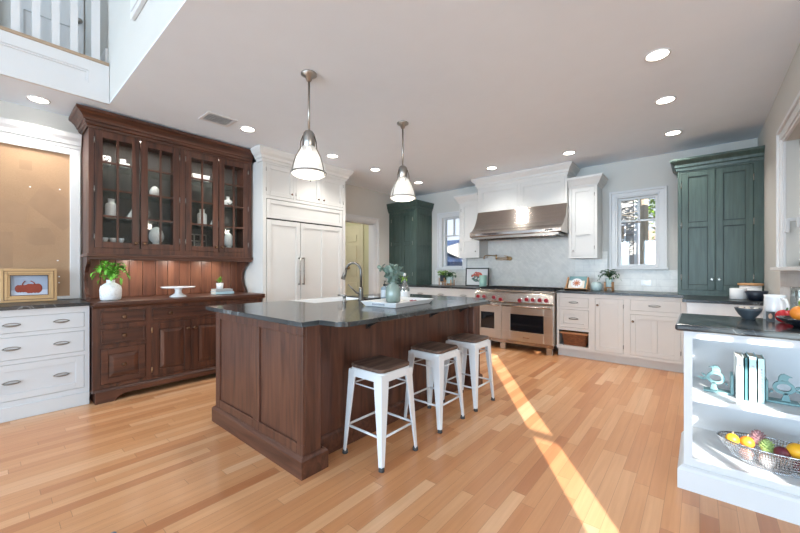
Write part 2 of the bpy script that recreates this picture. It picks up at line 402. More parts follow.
STEEL = steel('brushed_steel', (178, 168, 160), .24)
STEELV = steel('brushed_steel_door', (205, 196, 186), .3, 'x')
NICK = plain('brushed_nickel', (168, 165, 160), .3, 1, var=0)
DNICK = plain('dark_nickel', (120, 118, 114), .35, 1, var=0)
CHROME = plain('chrome', (190, 192, 195), .1, 1, var=0)
BRASS = plain('aged_brass', (190, 162, 124), .3, 1, var=0)
BRONZE_D = plain('dark_antique_brown', (70, 48, 32), .6); BRONZE = plain('dark_bronze', (128, 100, 80), .35, 1, var=0)
PEWTER = plain('pewter', (150, 147, 142), .32, 1, var=0)
BLACK = plain('black_iron', (22, 22, 23), .5)
OVGL = plain('dark_oven_glass', (18, 22, 27), .06, coat=.5, var=0)
RED = plain('red_knob', (150, 16, 34), .3, coat=.4, var=0)
STOOLM = plain('white_enamel_metal', (212, 216, 220), .3, coat=.3, var=.01)
RUB = plain('grey_rubber', (60, 62, 64), .7)
CER = plain('white_ceramic', (236, 237, 238), .22, coat=.3, var=.01)
CERT = voro('textured_white_ceramic', (205, 208, 210), (238, 240, 241), 60, .2, .4)
CERP = voro('black_dotted_ceramic', (40, 44, 50), (236, 236, 236), 46, .3, .4)
TEAL = plain('sage_teal_ceramic', (124, 142, 136), .25, coat=.4, var=.08)
AQUA = plain('pale_aqua_ceramic', (178, 198, 198), .3, coat=.2, var=.04)
MINT = plain('mint_ceramic', (160, 200, 186), .35)
NAVY = plain('dark_navy_pot', (34, 42, 56), .35)
TEALM = plain('teal_painted_metal', (106, 142, 146), .45)
BKW = plain('book_white', (232, 240, 240), .6); BKB = plain('book_pale_blue', (188, 220, 232), .6); BKA = plain('book_aqua', (196, 232, 232), .6)
BKT = plain('book_teal', (66, 118, 124), .6); BKG = plain('book_grey', (176, 182, 186), .6); PAGES = plain('book_pages', (232, 228, 218), .8)
LEAF1 = plain('bright_fern', (112, 186, 62), .5, var=.25); LEAF2 = plain('deep_green_leaf', (52, 92, 44), .5, var=.25)
LEAF3 = plain('grey_green_eucalyptus', (120, 140, 130), .6, var=.15); LEAF4 = plain('lime_leaf', (124, 160, 60), .5, var=.2)
GLASS = glass('window_glass'); SHELFG = glass('shelf_glass', (.86, .90, .89), .06); CABGL = glass('cabinet_glass', (.95, .96, .96), .012); CLEAR = glass('clear_bottle_glass', (.84, .88, .88), .28)
LAMPG = plain('lit_can_lens', (255, 250, 240), .4, emit=(255, 247, 232), estr=6, var=0)
SHADE_, _t, _b = newmat('ribbed_lamp_glass')
_b.inputs['Base Color'].default_value = (.86, .86, .85, 1); _b.inputs['Roughness'].default_value = .2
_b.inputs['Emission Color'].default_value = (1, .97, .92, 1); _b.inputs['Emission Strength'].default_value = .10
_tc = N(_t, 'ShaderNodeTexCoord'); _gr = N(_t, 'ShaderNodeTexGradient', gradient_type='RADIAL'); _t.links.new(_tc.outputs['Object'], _gr.inputs[0])
_m1 = N(_t, 'ShaderNodeMath', operation='MULTIPLY'); _m1.inputs[1].default_value = 2*PI*44; _t.links.new(_gr.outputs['Fac'], _m1.inputs[0])
_m2 = N(_t, 'ShaderNodeMath', operation='SINE'); _t.links.new(_m1.outputs[0], _m2.inputs[0])
_bp = N(_t, 'ShaderNodeBump'); _bp.inputs['Strength'].default_value = .8; _bp.inputs['Distance'].default_value = .004; _t.links.new(_m2.outputs[0], _bp.inputs['Height']); _t.links.new(_bp.outputs[0], _b.inputs['Normal'])
_tr = N(_t, 'ShaderNodeBsdfTransparent'); _mx = N(_t, 'ShaderNodeMixShader'); _mx.inputs[0].default_value = .55; _o = _t.nodes['Material Output']
_t.links.new(_tr.outputs[0], _mx.inputs[1]); _t.links.new(_b.outputs[0], _mx.inputs[2]); _t.links.new(_mx.outputs[0], _o.inputs[0])
LENS = plain('lit_bottom_lens', (240, 238, 232), .4, emit=(255, 248, 236), estr=.5, var=0)
BULB = plain('lit_bulb', (255, 255, 255), .4, emit=(255, 244, 226), estr=5, var=0)
SHADE = SHADE_
FLOOR = floor_mat(); CORK = cork_mat()
GOLD = plain('gilt_frame', (186, 154, 112), .42, .3); BLKF = plain('black_frame', (40, 34, 32), .4)
WICK = tile('wicker', (150, 92, 58), (112, 64, 40), (60, 34, 22), .034, .013)
BASKETW = wood('basket_rim', (150, 96, 60), (186, 130, 88), None, 'x', 1, .5, 0)
SIDING = plain('grey_white_siding', (140, 140, 138), .8); SHING = tile('blue_grey_shingle', (44, 58, 84), (58, 72, 100), (34, 44, 64), .3, .16)
BARK = wood('bark', (120, 104, 84), (190, 176, 152), None, 'z', .5, .9, 0)
GRASS = plain('lawn', (120, 122, 84), .9, var=.2)

# ------------------------------------------------------------------ the room
H = 2.79; XL = -4.9; XR = .525; YB = 5.93; YV = .75; XV = -4.236; YF = -7.0; XE = 8.0; HT = 5.6
struct('floor', MB().box(-7.2, XE, YF-.1, 6.3, -.05, 0), FLOOR)
m = MB(); m.box(-7.2, XE+.1, YV+.14, 6.3, H, H+.2); m.box(-7.2, XE+.1, YV, YV+.14, H, H+.012)
struct('ceiling', m, CEIL)
struct('ceiling_under_landing', MB().box(-7.2, XV-.02, YF-.1, YV-.001, H, H+.2), CEIL)
struct('ceiling_high', MB().box(-7.2, XE+.1, YF-.1, YV+.2, HT, HT+.15), CEIL)
struct('wall_above_opening', MB().box(-7.2, XE+.1, YV, YV+.14, H+.012, HT), WALL)
DY0, DY1, DZ = 4.05, 4.97, 2.135
m = MB(); frame(m, 'x', XL, YF-.1, 6.3, 0, H, [(DY0, DY1, -.1, DZ)], .14)
struct('wall_left', m, WALL)
W2 = (-.905, -.43, 1.275, 2.255); W1 = (-3.93, -3.46, 1.275, 2.26)
m = MB(); frame(m, 'y', YB, XL-.14, XE, 0, H, [W1, W2], .18, 0)
struct('wall_back', m, WALL)
m = MB(); m.box(XR, XR+.18, 4.12, YB, 0, H); m.box(XR, XR+.18, 3.0, 4.12, 0, 1.25); m.box(XR, XR+.18, 3.0, 4.12, 2.25, H); m.box(XR, XR+.18, 3.0, 3.2, 1.25, 2.25)
struct('wall_right', m, WALL)
struct('wall_side_room', MB().box(XR+.18, XE, 3.3, 3.44, 0, H), WALL)
# room behind the camera: far wall openings invented to shape the sun patches
m = MB(); slit = (5.60, 5.86, 2.9, 4.40); big = (6.50, 6.92, 3.71, 4.62)
us = [-4.9, slit[0], slit[1], big[0], big[1], XE]
m.box(-7.2, us[1], YF-.12, YF, 0, HT); m.box(us[2], us[3], YF-.12, YF, 0, HT); m.box(us[4], XE+.1, YF-.12, YF, 0, HT)
for s in (slit, big): m.box(s[0], s[1], YF-.12, YF, 0, s[2]); m.box(s[0], s[1], YF-.12, YF, s[3], HT)
struct('wall_front', m, WALL)
struct('wall_right_side', MB().box(XE, XE+.12, YF-.12, 3.44, 0, HT), WALL)
m = MB(); m.box(slit[0], slit[1], YF-.08, YF-.04, 3.58, 3.61)
struct('window_4', m, TRIM)  # added bar across the slit, breaks the sun stripe on the floor
m = MB()
for z in (4.0, 4.3): m.box(big[0], big[1], YF-.08, YF-.04, z, z+.05)
for x in (6.68,): m.box(x, x+.05, YF-.08, YF-.04, big[2], big[3])
struct('window_5', m, TRIM)  # added bars that split the sun patch on the peninsula
m = MB()
for x in REARX:
    for z0, z1 in ((.38, 2.52),):
        m.box(x-1.02, x-.95, YF+.002, YF+.09, z0, z1); m.box(x+.95, x+1.02, YF+.002, YF+.09, z0, z1); m.box(x-1.02, x+1.02, YF+.002, YF+.09, z0-.05, z0); m.box(x-1.02, x+1.02, YF+.002, YF+.09, z1, z1+.07)
for y in (-5.47, -2.93): m.box(XL+.002, XL+.09, y-.03, y+.03, .5, 2.7)
for z in (.5, 2.7): m.box(XL+.002, XL+.09, -5.5, -2.9, z-.03, z+.03)
struct('trim_1', m, TRIM)  # frames around the added fill lamps; the walls behind them are solid
# upstairs landing behind the balcony
struct('wall_landing', MB().box(-5.64, -5.5, YF, YV, H+.2, HT), WALL)

# landing front: panelled fascia, tan nosing, pickets
bal = thing('balcony_railing', 'white balcony front with tan nosing and flat white pickets high at upper left', 'balcony railing', (XV, .0, H))
m = MB(); m.box(XV-.03, XV-.004, -2.5, YV-.004, H+.0, 3.135)
frame(m, 'x', XV-.004, -2.5, YV-.004, H+.005, 3.135, [(-2.4, .60, H+.135, 3.04)], .03, .02)
frame(m, 'x', XV-.004, -2.4, .60, H+.135, 3.04, [(-2.385, .585, H+.15, 3.025)], .02, .010)
m.box(XV, XV+.034, -2.5, YV-.004, H-.012, H+.028); m.box(XV, XV+.026, -2.5, YV-.004, H+.028, H+.04)
part('fascia', m, TRIM, bal)
part('nosing', MB().box(XV-.12, XV+.025, -2.5, YV-.004, 3.136, 3.165), TANW, bal, .006)
for i in range(9):
    y = .683-.058-.118*i if i else .655
    w = .06 if i == 0 else .05
    part('baluster', MB().box(XV-.035, XV-.01, y-w/2, y+w/2, 3.166, 4.1), TRIM, bal)
part('handrail', MB().box(XV-.06, XV+.01, -2.5, YV-.004, 4.1, 4.15), TANW, bal)
for k, (a, b_) in enumerate(((-.75, .09), (.165, .735))):
    d = MB(); frame(d, 'x', -5.498, a, b_, 3.16, 5.1, [(a+.09, b_-.09, 3.4, 4.0), (a+.09, b_-.09, 4.12, 4.95)], .03, .03); d.box(-5.495, -5.485, a+.05, b_-.05, 3.2, 5.05)
    dd = struct('door_%d' % (k+2), d, TRIM)
    u = .045 if k == 0 else .69
    q = MB(); q.cone((-5.468, u, 4.08), (-5.43, u, 4.08), .012); q.ball((-5.41, u, 4.08), .03)
    part('door_knob', q, PEWTER, dd)
struct('floor_landing', MB().box(-5.5, XV-.13, YF, YV-.004, H+.2, 3.13), TANW)
struct('baseboard_landing', MB().box(-5.2, XV-.05, YV-.02, YV-.002, 3.166, 3.33), TRIM)
t = thing('wall_sconce', 'white rectangular box on the upper wall beside the balcony', 'wall box', (-3.1, YV, 3.16))
m = MB(); m.box(-3.35, -2.75, YV-.03, YV-.001, 3.16, 4.1); part('housing', m, TRIM, t, .005)
m = MB(); m.box(-3.31, -2.79, YV-.036, YV-.03, 3.20, 4.06); part('cover', m, TRIM, t)

# doorway casing, hall and hall door
m = MB()
def casing(m, ax, F, u0, u1, z0, z1, w, sill=True, th=.022):
    for i, (a, b_) in enumerate(((0, .02), (.02, w-.03), (w-.03, w))):
        d = (.014, .022, .04)[i]
        fb(m, ax, F, u0-b_, u0-a, z0, z1+b_, 0, d); fb(m, ax, F, u1+a, u1+b_, z0, z1+b_, 0, d); fb(m, ax, F, u0-a, u1+a, z1+a, z1+b_, 0, d)
    return m
casing(m, 'x', XL, DY0, DY1, 0, DZ, .11)
m.box(XL-.14, XL, DY1, DY1-.015, 0, DZ); m.box(XL-.14, XL, DY0, DY0+.015, 0, DZ); m.box(XL-.14, XL, DY0, DY1, DZ-.015, DZ)
struct('trim_2', m, TRIM)
m = MB(); m.box(-7.0, XL-.14, 5.2, 5.3, 0, H)
struct('wall_hall', m, HALLW)
struct('wall_hall_left', MB().box(-7.1, -7.0, 2.6, 5.3, 0, H), HALLW)
d = MB(); d.box(-6.32, -5.52, 5.17, 5.2, 0, 2.10)
for z0, z1 in ((.25, .95), (1.08, 1.75), (1.83, 1.98)):
    for a in (-6.22, -5.88): d.box(a, a+.26, 5.152, 5.17, z0, z1)
HALLD = plain('hall_door_paint', (212, 207, 178), .6); hd = struct('door_1', d, HALLD, bevel=.006)
q = MB(); q.cone((-5.94, 5.17, 1.27), (-5.94, 5.13, 1.27), .012); q.ball((-5.94, 5.105, 1.27), .035); q.cone((-5.83, 5.17, 1.27), (-5.83, 5.13, 1.27), .012); q.ball((-5.83, 5.105, 1.27), .035)
part('door_knob', q, BRASS, hd, label='brass knobs')
m = MB(); m.box(-5.52, -5.43, 5.175, 5.2, 0, 2.19); m.box(-6.42, -5.52, 5.175, 5.2, 2.10, 2.19)
struct('trim_3', m, HALLD)
t = thing('light_switch', 'cream light switch plate on the yellow hall wall', 'light switch', (-5.365, 5.2, 1.16))
part('plate', MB().box(-5.40, -5.33, 5.192, 5.199, 1.165, 1.28), HALLW, t, .003); part('rocker', MB().box(-5.38, -5.35, 5.188, 5.192, 1.195, 1.25), HALLW, t)

# windows
def window(n, ax, F, u0, u1, z0, z1, rail, mull, glass_d=-.06):
    m = MB(); casing(m, ax, F, u0, u1, z0-.02, z1, .1)
    fb(m, ax, F, u0-.115, u1+.115, z0-.045, z0-.02, -.0, .05); fb(m, ax, F, u0, u1, z0-.02, z0, -.06, .05)
    w = struct('window_%d' % n, m, TRIM, bevel=.003)
    s = MB(); d0, d1 = glass_d-.03, glass_d+.02
    fb(s, ax, F, u0, u0+.035, z0, z1, d0, d1); fb(s, ax, F, u1-.035, u1, z0, z1, d0, d1); fb(s, ax, F, u0+.035, u1-.035, z0, z0+.03, d0, d1); fb(s, ax, F, u0+.035, u1-.035, z1-.03, z1, d0, d1)
    if rail: fb(s, ax, F, u0+.035, u1-.035, rail-.012, rail+.012, d0, d1)
    if mull: fb(s, ax, F, mull-.01, mull+.01, rail, z1-.03, d0, d1)
    sh = part('sash', s, TRIM, w); 
    part('pane', fb(MB(), ax, F, u0+.03, u1-.03, z0+.02, z1-.02, glass_d-.008, glass_d-.003), GLASS, w)
    l = MB(); c = (u0+u1)/2; fb(l, ax, F, c-.07, c+.05, z0+.008, z0+.016, d1, d1+.012); fb(l, ax, F, c-.04, c+.0, z0+.016, z0+.024, d1, d1+.02)
    part('crank_handle', l, TRIM, w)
    return w
window(1, 'y', YB-.0, *W1, 1.9, -3.695); window(2, 'y', YB, *W2, 1.925, -.655)
# window in the right-hand wall (its face looks towards -X)
m = MB()
for i, (a, b_) in enumerate(((0, .02), (.02, .08), (.08, .11))):
    d = (.02, .03, .045)[i]
    m.box(XR-d, XR, 4.12+a, 4.12+b_, 1.25, 2.25+b_); m.box(XR-d, XR, 3.2-a, 3.2-b_, 1.25, 2.25+b_); m.box(XR-d, XR, 3.2-a, 4.12+a, 2.25+a, 2.25+b_)
m.box(XR-.075, XR+.1, 3.07, 4.26, 1.222, 1.25)
w3 = struct('window_3', m, TRIM, bevel=.003)
m = MB(); x0, x1 = XR+.07, XR+.12
m.box(x0, x1, 4.07, 4.12, 1.25, 2.25); m.box(x0, x1, 3.2, 3.25, 1.25, 2.25); m.box(x0, x1, 3.64, 3.70, 1.25, 2.25); m.box(x0, x1, 3.2, 4.12, 1.25, 1.30); m.box(x0, x1, 3.2, 4.12, 2.20, 2.25)
part('sash', m, TRIM, w3)
part('pane', MB().box(XR+.093, XR+.098, 3.22, 4.10, 1.28, 2.23), GLASS, w3)
m = MB(); m.box(XR+.05, XR+.07, 4.075, 4.10, 1.56, 1.64); m.box(XR+.0, XR+.05, 4.08, 4.095, 1.61, 1.635); m.box(XR-.01, XR+.015, 4.078, 4.097, 1.52, 1.63)
part('latch_handle', m, TRIM, w3, .004)

# wall tile
m = MB(); m.box(-4.1, -3.0, YB-.012, YB-.001, .93, 1.222); m.box(-1.48, -.2, YB-.012, YB-.001, .93, 1.222); m.box(-3.36, -2.9, YB-.012, YB-.001, 1.222, 1.5); m.box(-1.5, -1.03, YB-.012, YB-.001, 1.222, 1.5)
struct('trim_4', m, TILE)
struct('trim_5', MB().box(-2.93, -1.47, YB-.016, YB-.001, .93, 1.75), HERR)
struct('trim_6', MB().box(XR-.014, XR-.001, 3.2, 4.30, .93, 1.222), TILER)

# ------------------------------------------------------------------ left wall: white drawers, pin board, hutch, fridge wall
F = -4.27
cab = thing('drawer_cabinet', 'white three-drawer base cabinet at far left, pewter pulls', 'cabinet', (-4.58, 0, 0))
part('body', MB().box(XL+.005, F-.02, -1.2, .612, .1, .9), BLUEW, cab)
OP = [(-.02, .579, .71, .845), (-.02, .579, .49, .677), (-.02, .579, .158, .455)]
OPS = OP+[(-.66, -.06, a[2], a[3]) for a in OP]
m = MB(); frame(m, 'x', F, -1.2, .613, .115, .9, OPS); part('face_frame', m, BLUEW, cab)
m = MB(); m.box(F-.02, F+.012, -1.2, .613, 0, .115); m.box(XL+.005, F-.02, -1.2, .612, 0, .1); part('plinth', m, BLUEW, cab, .004)
for i, o in enumerate(OPS):
    m = MB()
    if i % 3 == 2: shaker(m, 'x', F, *o, .055, .008)
    else: slabf(m, 'x', F, *o)
    d = part('drawer_front', m, BLUEW, cab, .002)
    for u in (o[0]+.152, o[1]-.152): pull('x', F, u, (o[2]+o[3])/2, .042, PEWTER, d)
lone('countertop', MB().box(XL+.005, F+.025, -1.2, .613, .901, .931), BLKST, 'black stone countertop on the white drawers at far left', 'countertop', bevel=.004)

pb = thing('pin_board', 'framed cork pin board with white crown on the left wall', 'pin board', (XL+.01, -.05, .935))
part('cork_panel', MB().box(XL+.004, XL+.02, -.9, .565, .955, 2.41), CORK, pb)
m = MB(); frame(m, 'x', XL+.004, -1.0, .628, .935, 2.46, [(-.9, .55, .965, 2.395)], .035, .038); part('board_frame', m, TRIM, pb, .003)
m = MB(); m.sweep([(0, 2.46), (.045, 2.46), (.05, 2.49), (.062, 2.495), (.07, 2.53), (.09, 2.56), (.10, 2.595), (.10, 2.606), (0, 2.606)], [(XL+.004, -1.0), (XL+.004, .63)])
part('board_crown', m, TRIM, pb)
for y, z in ((.27, 2.02), (.475, 2.03), (.42, 1.19), (.47, 1.16), (.47, 1.10), (.46, 1.32)):
    m = MB(); m.cone((XL+.02, y, z), (XL+.036, y, z), .004, .007, 8); part('push_pin', m, CER, pb)
FADE = plain('sun_faded_cork', (163, 132, 104), .9, var=.06)
def ghost(pts):
    m = MB(); m.loft([[(XL+.0202, y, z) for y, z in pts], [(XL+.0208, y, z) for y, z in pts]]); part('faded_patch', m, FADE, pb)
ghost([(.20, 2.18), (.285, 2.18), (.285, 2.27), (.20, 2.27)]); ghost([(.25, 1.86), (.50, 1.62), (.56, 1.68), (.56, 1.93), (.36, 2.07)])
ghost([(.06, 1.66), (.24, 1.66), (.26, 1.84), (.06, 1.90)]); ghost([(.24, 1.50), (.30, 1.46), (.44, 1.48), (.45, 1.56), (.40, 1.64), (.25, 1.63)]); ghost([(-.02, 1.25), (.16, 1.25), (.16, 1.58), (-.02, 1.58)]); ghost([(.42, .97), (.55, .97), (.55, 1.22), (.42, 1.22)])

# hutch ------------------------------------------------
hut = thing('hutch', 'tall dark walnut hutch with four glass doors against the left wall', 'hutch', (-4.55, 1.44, 0))
U0, U1 = .64, 2.265; FU = -4.5; FB = -4.2
# base
BO = [(.68, 1.03, .72, .842), (.68, 1.03, .53, .675), (.68, 1.03, .16, .495), (1.08, 1.80, .72, .842), (1.08, 1.437, .15, .69), (1.443, 1.80, .15, .69), (1.85, 2.2, .72, .842), (1.85, 2.2, .53, .675), (1.85, 2.2, .16, .495)]
part('base_body', MB().box(XL+.02, FB-.02, U0-.012, U1-.02, .1, .893), DARKW, hut)
m = MB(); frame(m, 'x', FB, U0-.016, U1-.015, .1, .893, BO); part('face_frame', m, DARKW, hut)
m = MB()
pl = [(U0, 0), (U0+.13, 0), (U0+.15, .015), (U0+.17, .035), (U0+.2, .05), (U0+.24, .058), (U1-.24, .058), (U1-.2, .05), (U1-.17, .035), (U1-.15, .015), (U1-.13, 0), (U1, 0), (U1, .105), (U0, .105)]
# arch built as strips so the front stays a clean outline
bot = [(u, z) for u, z in pl[:12]]
for (a, za), (b_, zb) in zip(bot, bot[1:]):
    m.loft([[(FB-.02, a, za), (FB+.025, a, za), (FB+.025, a, .105), (FB-.02, a, .105)], [(FB-.02, b_, zb), (FB+.025, b_, zb), (FB+.025, b_, .105), (FB-.02, b_, .105)]])
m.box(XL+.02, FB-.02, U0, U0+.02, 0, .105); m.box(XL+.02, FB-.02, U1-.02, U1, 0, .105)
m.sweep([(0, .105), (.025, .105), (.012, .125), (0, .13)], [(XL+.02, U0), (FB, U0), (FB, U1), (XL+.02, U1)])
part('plinth', m, DARKWH, hut)
m = MB(); m.box(XL+.02, FB+.035, U0-.012, U1+.012, .897, .927); m.sweep([(0, .872), (.012, .872), (.022, .89), (.022, .897), (0, .897)], [(XL+.02, U0), (FB, U0), (FB, U1), (XL+.02, U1)])
part('hutch_top', m, DARKWH, hut, .004)
for i, o in enumerate(BO):
    m = MB(); deep = i in (2, 8)
    if i in (4, 5): shaker(m, 'x', FB, *o, .062, .012); raised(m, 'x', FB, o[0]+.07, o[1]-.07, o[2]+.07, o[3]-.07); nm = 'door'
    elif deep: shaker(m, 'x', FB, *o, .055, .012); raised(m, 'x', FB, o[0]+.06, o[1]-.06, o[2]+.06, o[3]-.06); nm = 'drawer_front'
    else: shaker(m, 'x', FB, *o, .014, .008); nm = 'drawer_front'
    d = part(nm, m, DARKWH if nm == 'drawer_front' else DARKW, hut, .003)
    zc = (o[2]+o[3])/2; uc = (o[0]+o[1])/2
    if i == 3: ks = [(o[0]+.16, zc), (o[1]-.16, zc)]
    elif i == 4: ks = [(o[1]-.03, .60)]
    elif i == 5: ks = [(o[0]+.03, .60)]
    else: ks = [(uc, zc)]
    for u, z in ks: knob('x', FB, u, z, .020, BRONZE, d)
    if i == 4:
        for z in (.22, .62): hinge('x', FB, o[0], z, BRASS, d)
# back boards and scrolled brackets
m = MB(); y = U0+.02
while y < U1-.05:
    m.box(XL+.02, XL+.045, y+.002, y+.1225, .928, 1.37); y += .1245
part('beadboard', m, BACKB, hut, .003)
sc = [(0, .928), (.20, .928), (.20, .955), (.165, .99), (.13, 1.05), (.115, 1.12), (.13, 1.20), (.18, 1.26), (.235, 1.29), (.25, 1.31), (.25, 1.365), (0, 1.365)]
for a in (U0, U1-.03):
    m = MB(); poly = [(XL+.046+d*1.1, z) for d, z in sc]
    m.loft([[(x, a, z) for x, z in poly], [(x, a+.03, z) for x, z in poly]])
    part('scroll_bracket', m, DARKW, hut, .002)
# upper case
HZ0, HZ1 = 1.39, 2.62
UO = [(.681, 1.049), (1.056, 1.423), (1.481, 1.848), (1.852, 2.22)]
m = MB(); m.box(XL+.02, FU-.02, U0, U0+.02, HZ0-.02, HZ1); m.box(XL+.02, FU-.02, U1-.02, U1, HZ0-.02, HZ1); m.box(XL+.02, FU-.02, U0, U1, HZ1-.02, HZ1); m.box(XL+.02, FU-.02, 1.442, 1.462, HZ0, HZ1)
frame(m, 'x', FU, U0, U1, HZ0, 2.655, [(a, b_, 1.445, 2.605) for a, b_ in ((.681, 1.423), (1.481, 2.22))])
part('upper_case', m, DARKW, hut)
m = MB(); m.box(FU-.005, FU+.016, U0, U1, HZ0-.062, HZ0-.035); part('light_rail', m, DARKWH, hut, .003)
part('bottom_board', MB().box(XL+.02, FU+.018, U0-.012, U1+.012, HZ0-.035, HZ0+.0), DARKWH, hut, .006)
part('interior_back', MB().box(XL+.022, XL+.03, U0+.02, U1-.02, HZ0, HZ1-.02), HINT, hut)
for z in (1.745, 2.02, 2.295): part('shelf', MB().box(XL+.031, FU-.045, U0+.02, U1-.02, z, z+.016), SHELFG, hut, label='glass shelf')
m = MB(); m.box(XL+.031, FU-.025, U0+.02, U1-.02, HZ0+.0, HZ0+.118); part('case_floor', m, HINT, hut)
m = MB(); m.sweep([(0, 2.612), (.010, 2.612), (.014, 2.628), (.010, 2.634), (.022, 2.64), (.028, 2.655), (.028, 2.668), (.040, 2.672), (.046, 2.69), (.060, 2.712), (.082, 2.735), (.092, 2.74), (.10, 2.75), (.10, 2.772), (0, 2.772)], [(XL+.02, U0), (FU, U0), (FU, U1-.001)])
part('crown', m, DARKWH, hut)
def glass_door(o0, o1, kn):
    d = MB(); z0, z1 = 1.445, 2.605; st = .062
    a, b_ = o0+.003, o1-.003
    fb(d, 'x', FU, a, a+st, z0, z1, -.022, .004); fb(d, 'x', FU, b_-st, b_, z0, z1, -.022, .004); fb(d, 'x', FU, a+st, b_-st, z0+.002, z0+st, -.022, .004); fb(d, 'x', FU, a+st, b_-st, z1-st*1.1, z1-.002, -.022, .004)
    D = part('door', d, DARKW, hut, .003)
    mm = MB(); c = (a+b_)/2; fb(mm, 'x', FU, c-.009, c+.009, z0+st, z1-st, -.018, .0)
    for z in (1.765, 2.03, 2.30): fb(mm, 'x', FU, a+st, b_-st, z-.009, z+.009, -.017, -.001)
    part('muntins', mm, DARKW, D)
    part('glass_pane', fb(MB(), 'x', FU, a+st-.005, b_-st+.005, z0+st-.005, z1-st+.005, -.014, -.011), CABGL, D)
    knob('x', FU+.004, (b_-.03) if kn > 0 else (a+.03), 1.505, .019, BRONZE, D)
    for z in (1.55, 2.02, 2.5): hinge('x', FU+.004, a-.002 if kn > 0 else b_+.002, z, PEWTER, D, .06)
for (a, b_), k in zip(UO, (1, -1, 1, -1)): glass_door(a, b_, k)
# small puck lamps under the case lighting the boards
area('case_light', (FU-.034, 1.44, HZ1-.03), (FU-.036, 1.44, 1), 1.5, .012, 6, (1, .92, .82)).rotation_euler = (0, 0, PI/2)
for y in (1.05, 1.44, 1.85):
    m = MB(); m.cone((-4.68, y, HZ0-.036), (-4.68, y, HZ0-.044), .03, seg=16); part('puck_lamp', m, LAMPG, hut)
    l = area('puck_light', (-4.68, y, HZ0-.05), (-4.72, y, .9), .1, .1, .7, (1, .93, .82))

# things in the hutch
def jar(prof, loc, name, mat, label, cat, **k):
    m = MB(); m.lathe(prof, (0, 0, 0), 24); o = part(name, m, mat, None, **k); o.location = loc; return finish(o, label, cat)
G1 = 'white ceramics behind the hutch doors'
S4, S3, S2, S1 = 2.312, 2.037, 1.762, 1.509
XH = -4.68
jar([(.0, 0), (.038, 0), (.043, .01), (.043, .085), (.040, .09), (.036, .088), (.034, .02), (0, .02)], (XH, .80, S4), 'patterned_cup', CERP, 'white cup with black dot pattern on the top shelf of the leftmost hutch door', 'cup')
t = thing('lidded_jar', 'small white stepped lidded jar beside the dotted cup in the hutch', 'jar', (XH, .945, S4))
m = MB(); m.box(XH-.04, XH+.04, .905, .995, S4, S4+.048); part('jar_body', m, CER, t, .006)
m = MB(); m.box(XH-.03, XH+.03, .912, .965, S4+.049, S4+.085); part('lid', m, CER, t, .006)
vase_p = [(0, 0), (.045, 0), (.052, .01), (.052, .14), (.045, .155), (.028, .165), (.028, .20), (.032, .205), (.024, .205), (.022, .17), (0, .17)]
jar(vase_p, (XH, .845, S2), 'ceramic_jar', CER, 'white straight-sided jar with narrow neck behind the leftmost hutch door', 'jar')
def pyramid(loc, label, w=.062):
    m = MB(); m.loft([[(-w*.7, -w, 0), (w*.7, -w, 0), (w*.7, w, 0), (-w*.7, w, 0)], [(-.012, -.012+.03, .16), (.012, -.012+.03, .16), (.012, .012+.03, .16), (-.012, .012+.03, .16)]])
    o = part('ceramic_sail', m, CER, None, .012); o.location = loc; return finish(o, label, 'ornament')
pyramid((XH, 1.02, S2), 'white pointed ornament right of the straight jar in the leftmost hutch door')
for i, (dy, w) in enumerate(((-.055, .03), (.015, .035), (.08, .026))):
    m = MB(); m.lathe([(0, 0), (w*.6, 0), (w, .045), (w*.95, .05), (w*.5, .01), (0, .01)], seg=18); o = part('small_bowl', m, CER, None); o.location = (XH+.02, .845+dy, S1)
    finish(o, ('leftmost', 'middle', 'rightmost')[i]+' of three small white bowls at the bottom of the leftmost hutch door', 'bowl', 'small bowls in the leftmost hutch door')
def egg(loc, r, h, mat, label, foot=False):
    m = MB(); pr = []
    for i in range(15):
        k = i/14; a = PI*k; pr.append((r*math.sin(a)*(1+.18*math.cos(a)), h*(1-math.cos(a))/2))
    m.lathe(pr, (0, 0, .014 if foot else -.004), 22)
    if foot: m.lathe([(0, 0), (r*.55, 0), (r*.5, .02), (0, .03)], seg=18)
    o = part('ceramic_egg', m, mat, None); o.location = loc; return finish(o, label, 'ornament')
egg((XH, 1.232, S3+.004), .051, .135, CER, 'plain white egg ornament behind the second hutch door')
egg((XH, 1.247, S1), .072, .19, CERT, 'large dimpled white egg on a foot at the bottom of the second hutch door', True)
t = thing('ceramic_box', 'long white box on the top shelf of the third hutch door', 'box', (XH, 1.70, S4))
part('box_body', MB().box(XH-.04, XH+.04, 1.612, 1.80, S4, S4+.055), CER, t, .006); part('lid', MB().box(XH-.042, XH+.042, 1.61, 1.802, S4+.056, S4+.078), CER, t, .005)
jar([(r*1.05, z*1.02) for r, z in vase_p], (XH, 1.725, S2), 'ceramic_jar', CER, 'white bottle-shaped jar behind the third hutch door', 'jar')
pyramid((XH+.03, 1.853, S2), 'white pointed ornament right of the bottle jar in the third hutch door', .058)
t = thing('painted_jar', 'white jar with a black leaf motif behind the rightmost hutch door', 'jar', (XH, 2.04, S3))
m = MB(); m.lathe([(0, 0), (.05, 0), (.058, .01), (.058, .075), (.05, .09), (.022, .10), (.022, .135), (.026, .14), (0, .14)], (XH, 2.04, S3)); part('jar_body', m, CER, t)
m = MB()
for a, b_ in (((-.02, .03), (.035, .055)), ((-.03, .045), (.02, .03))):
    m.tube([(XH+.058, 2.04+a[0], S3+a[1]), (XH+.061, 2.04+(a[0]+b_[0])/2, S3+(a[1]+b_[1])/2-.01), (XH+.056, 2.04+b_[0], S3+b_[1])], .006, 6)
part('leaf_motif', m, BLACK, t, label='black painted leaf motif')
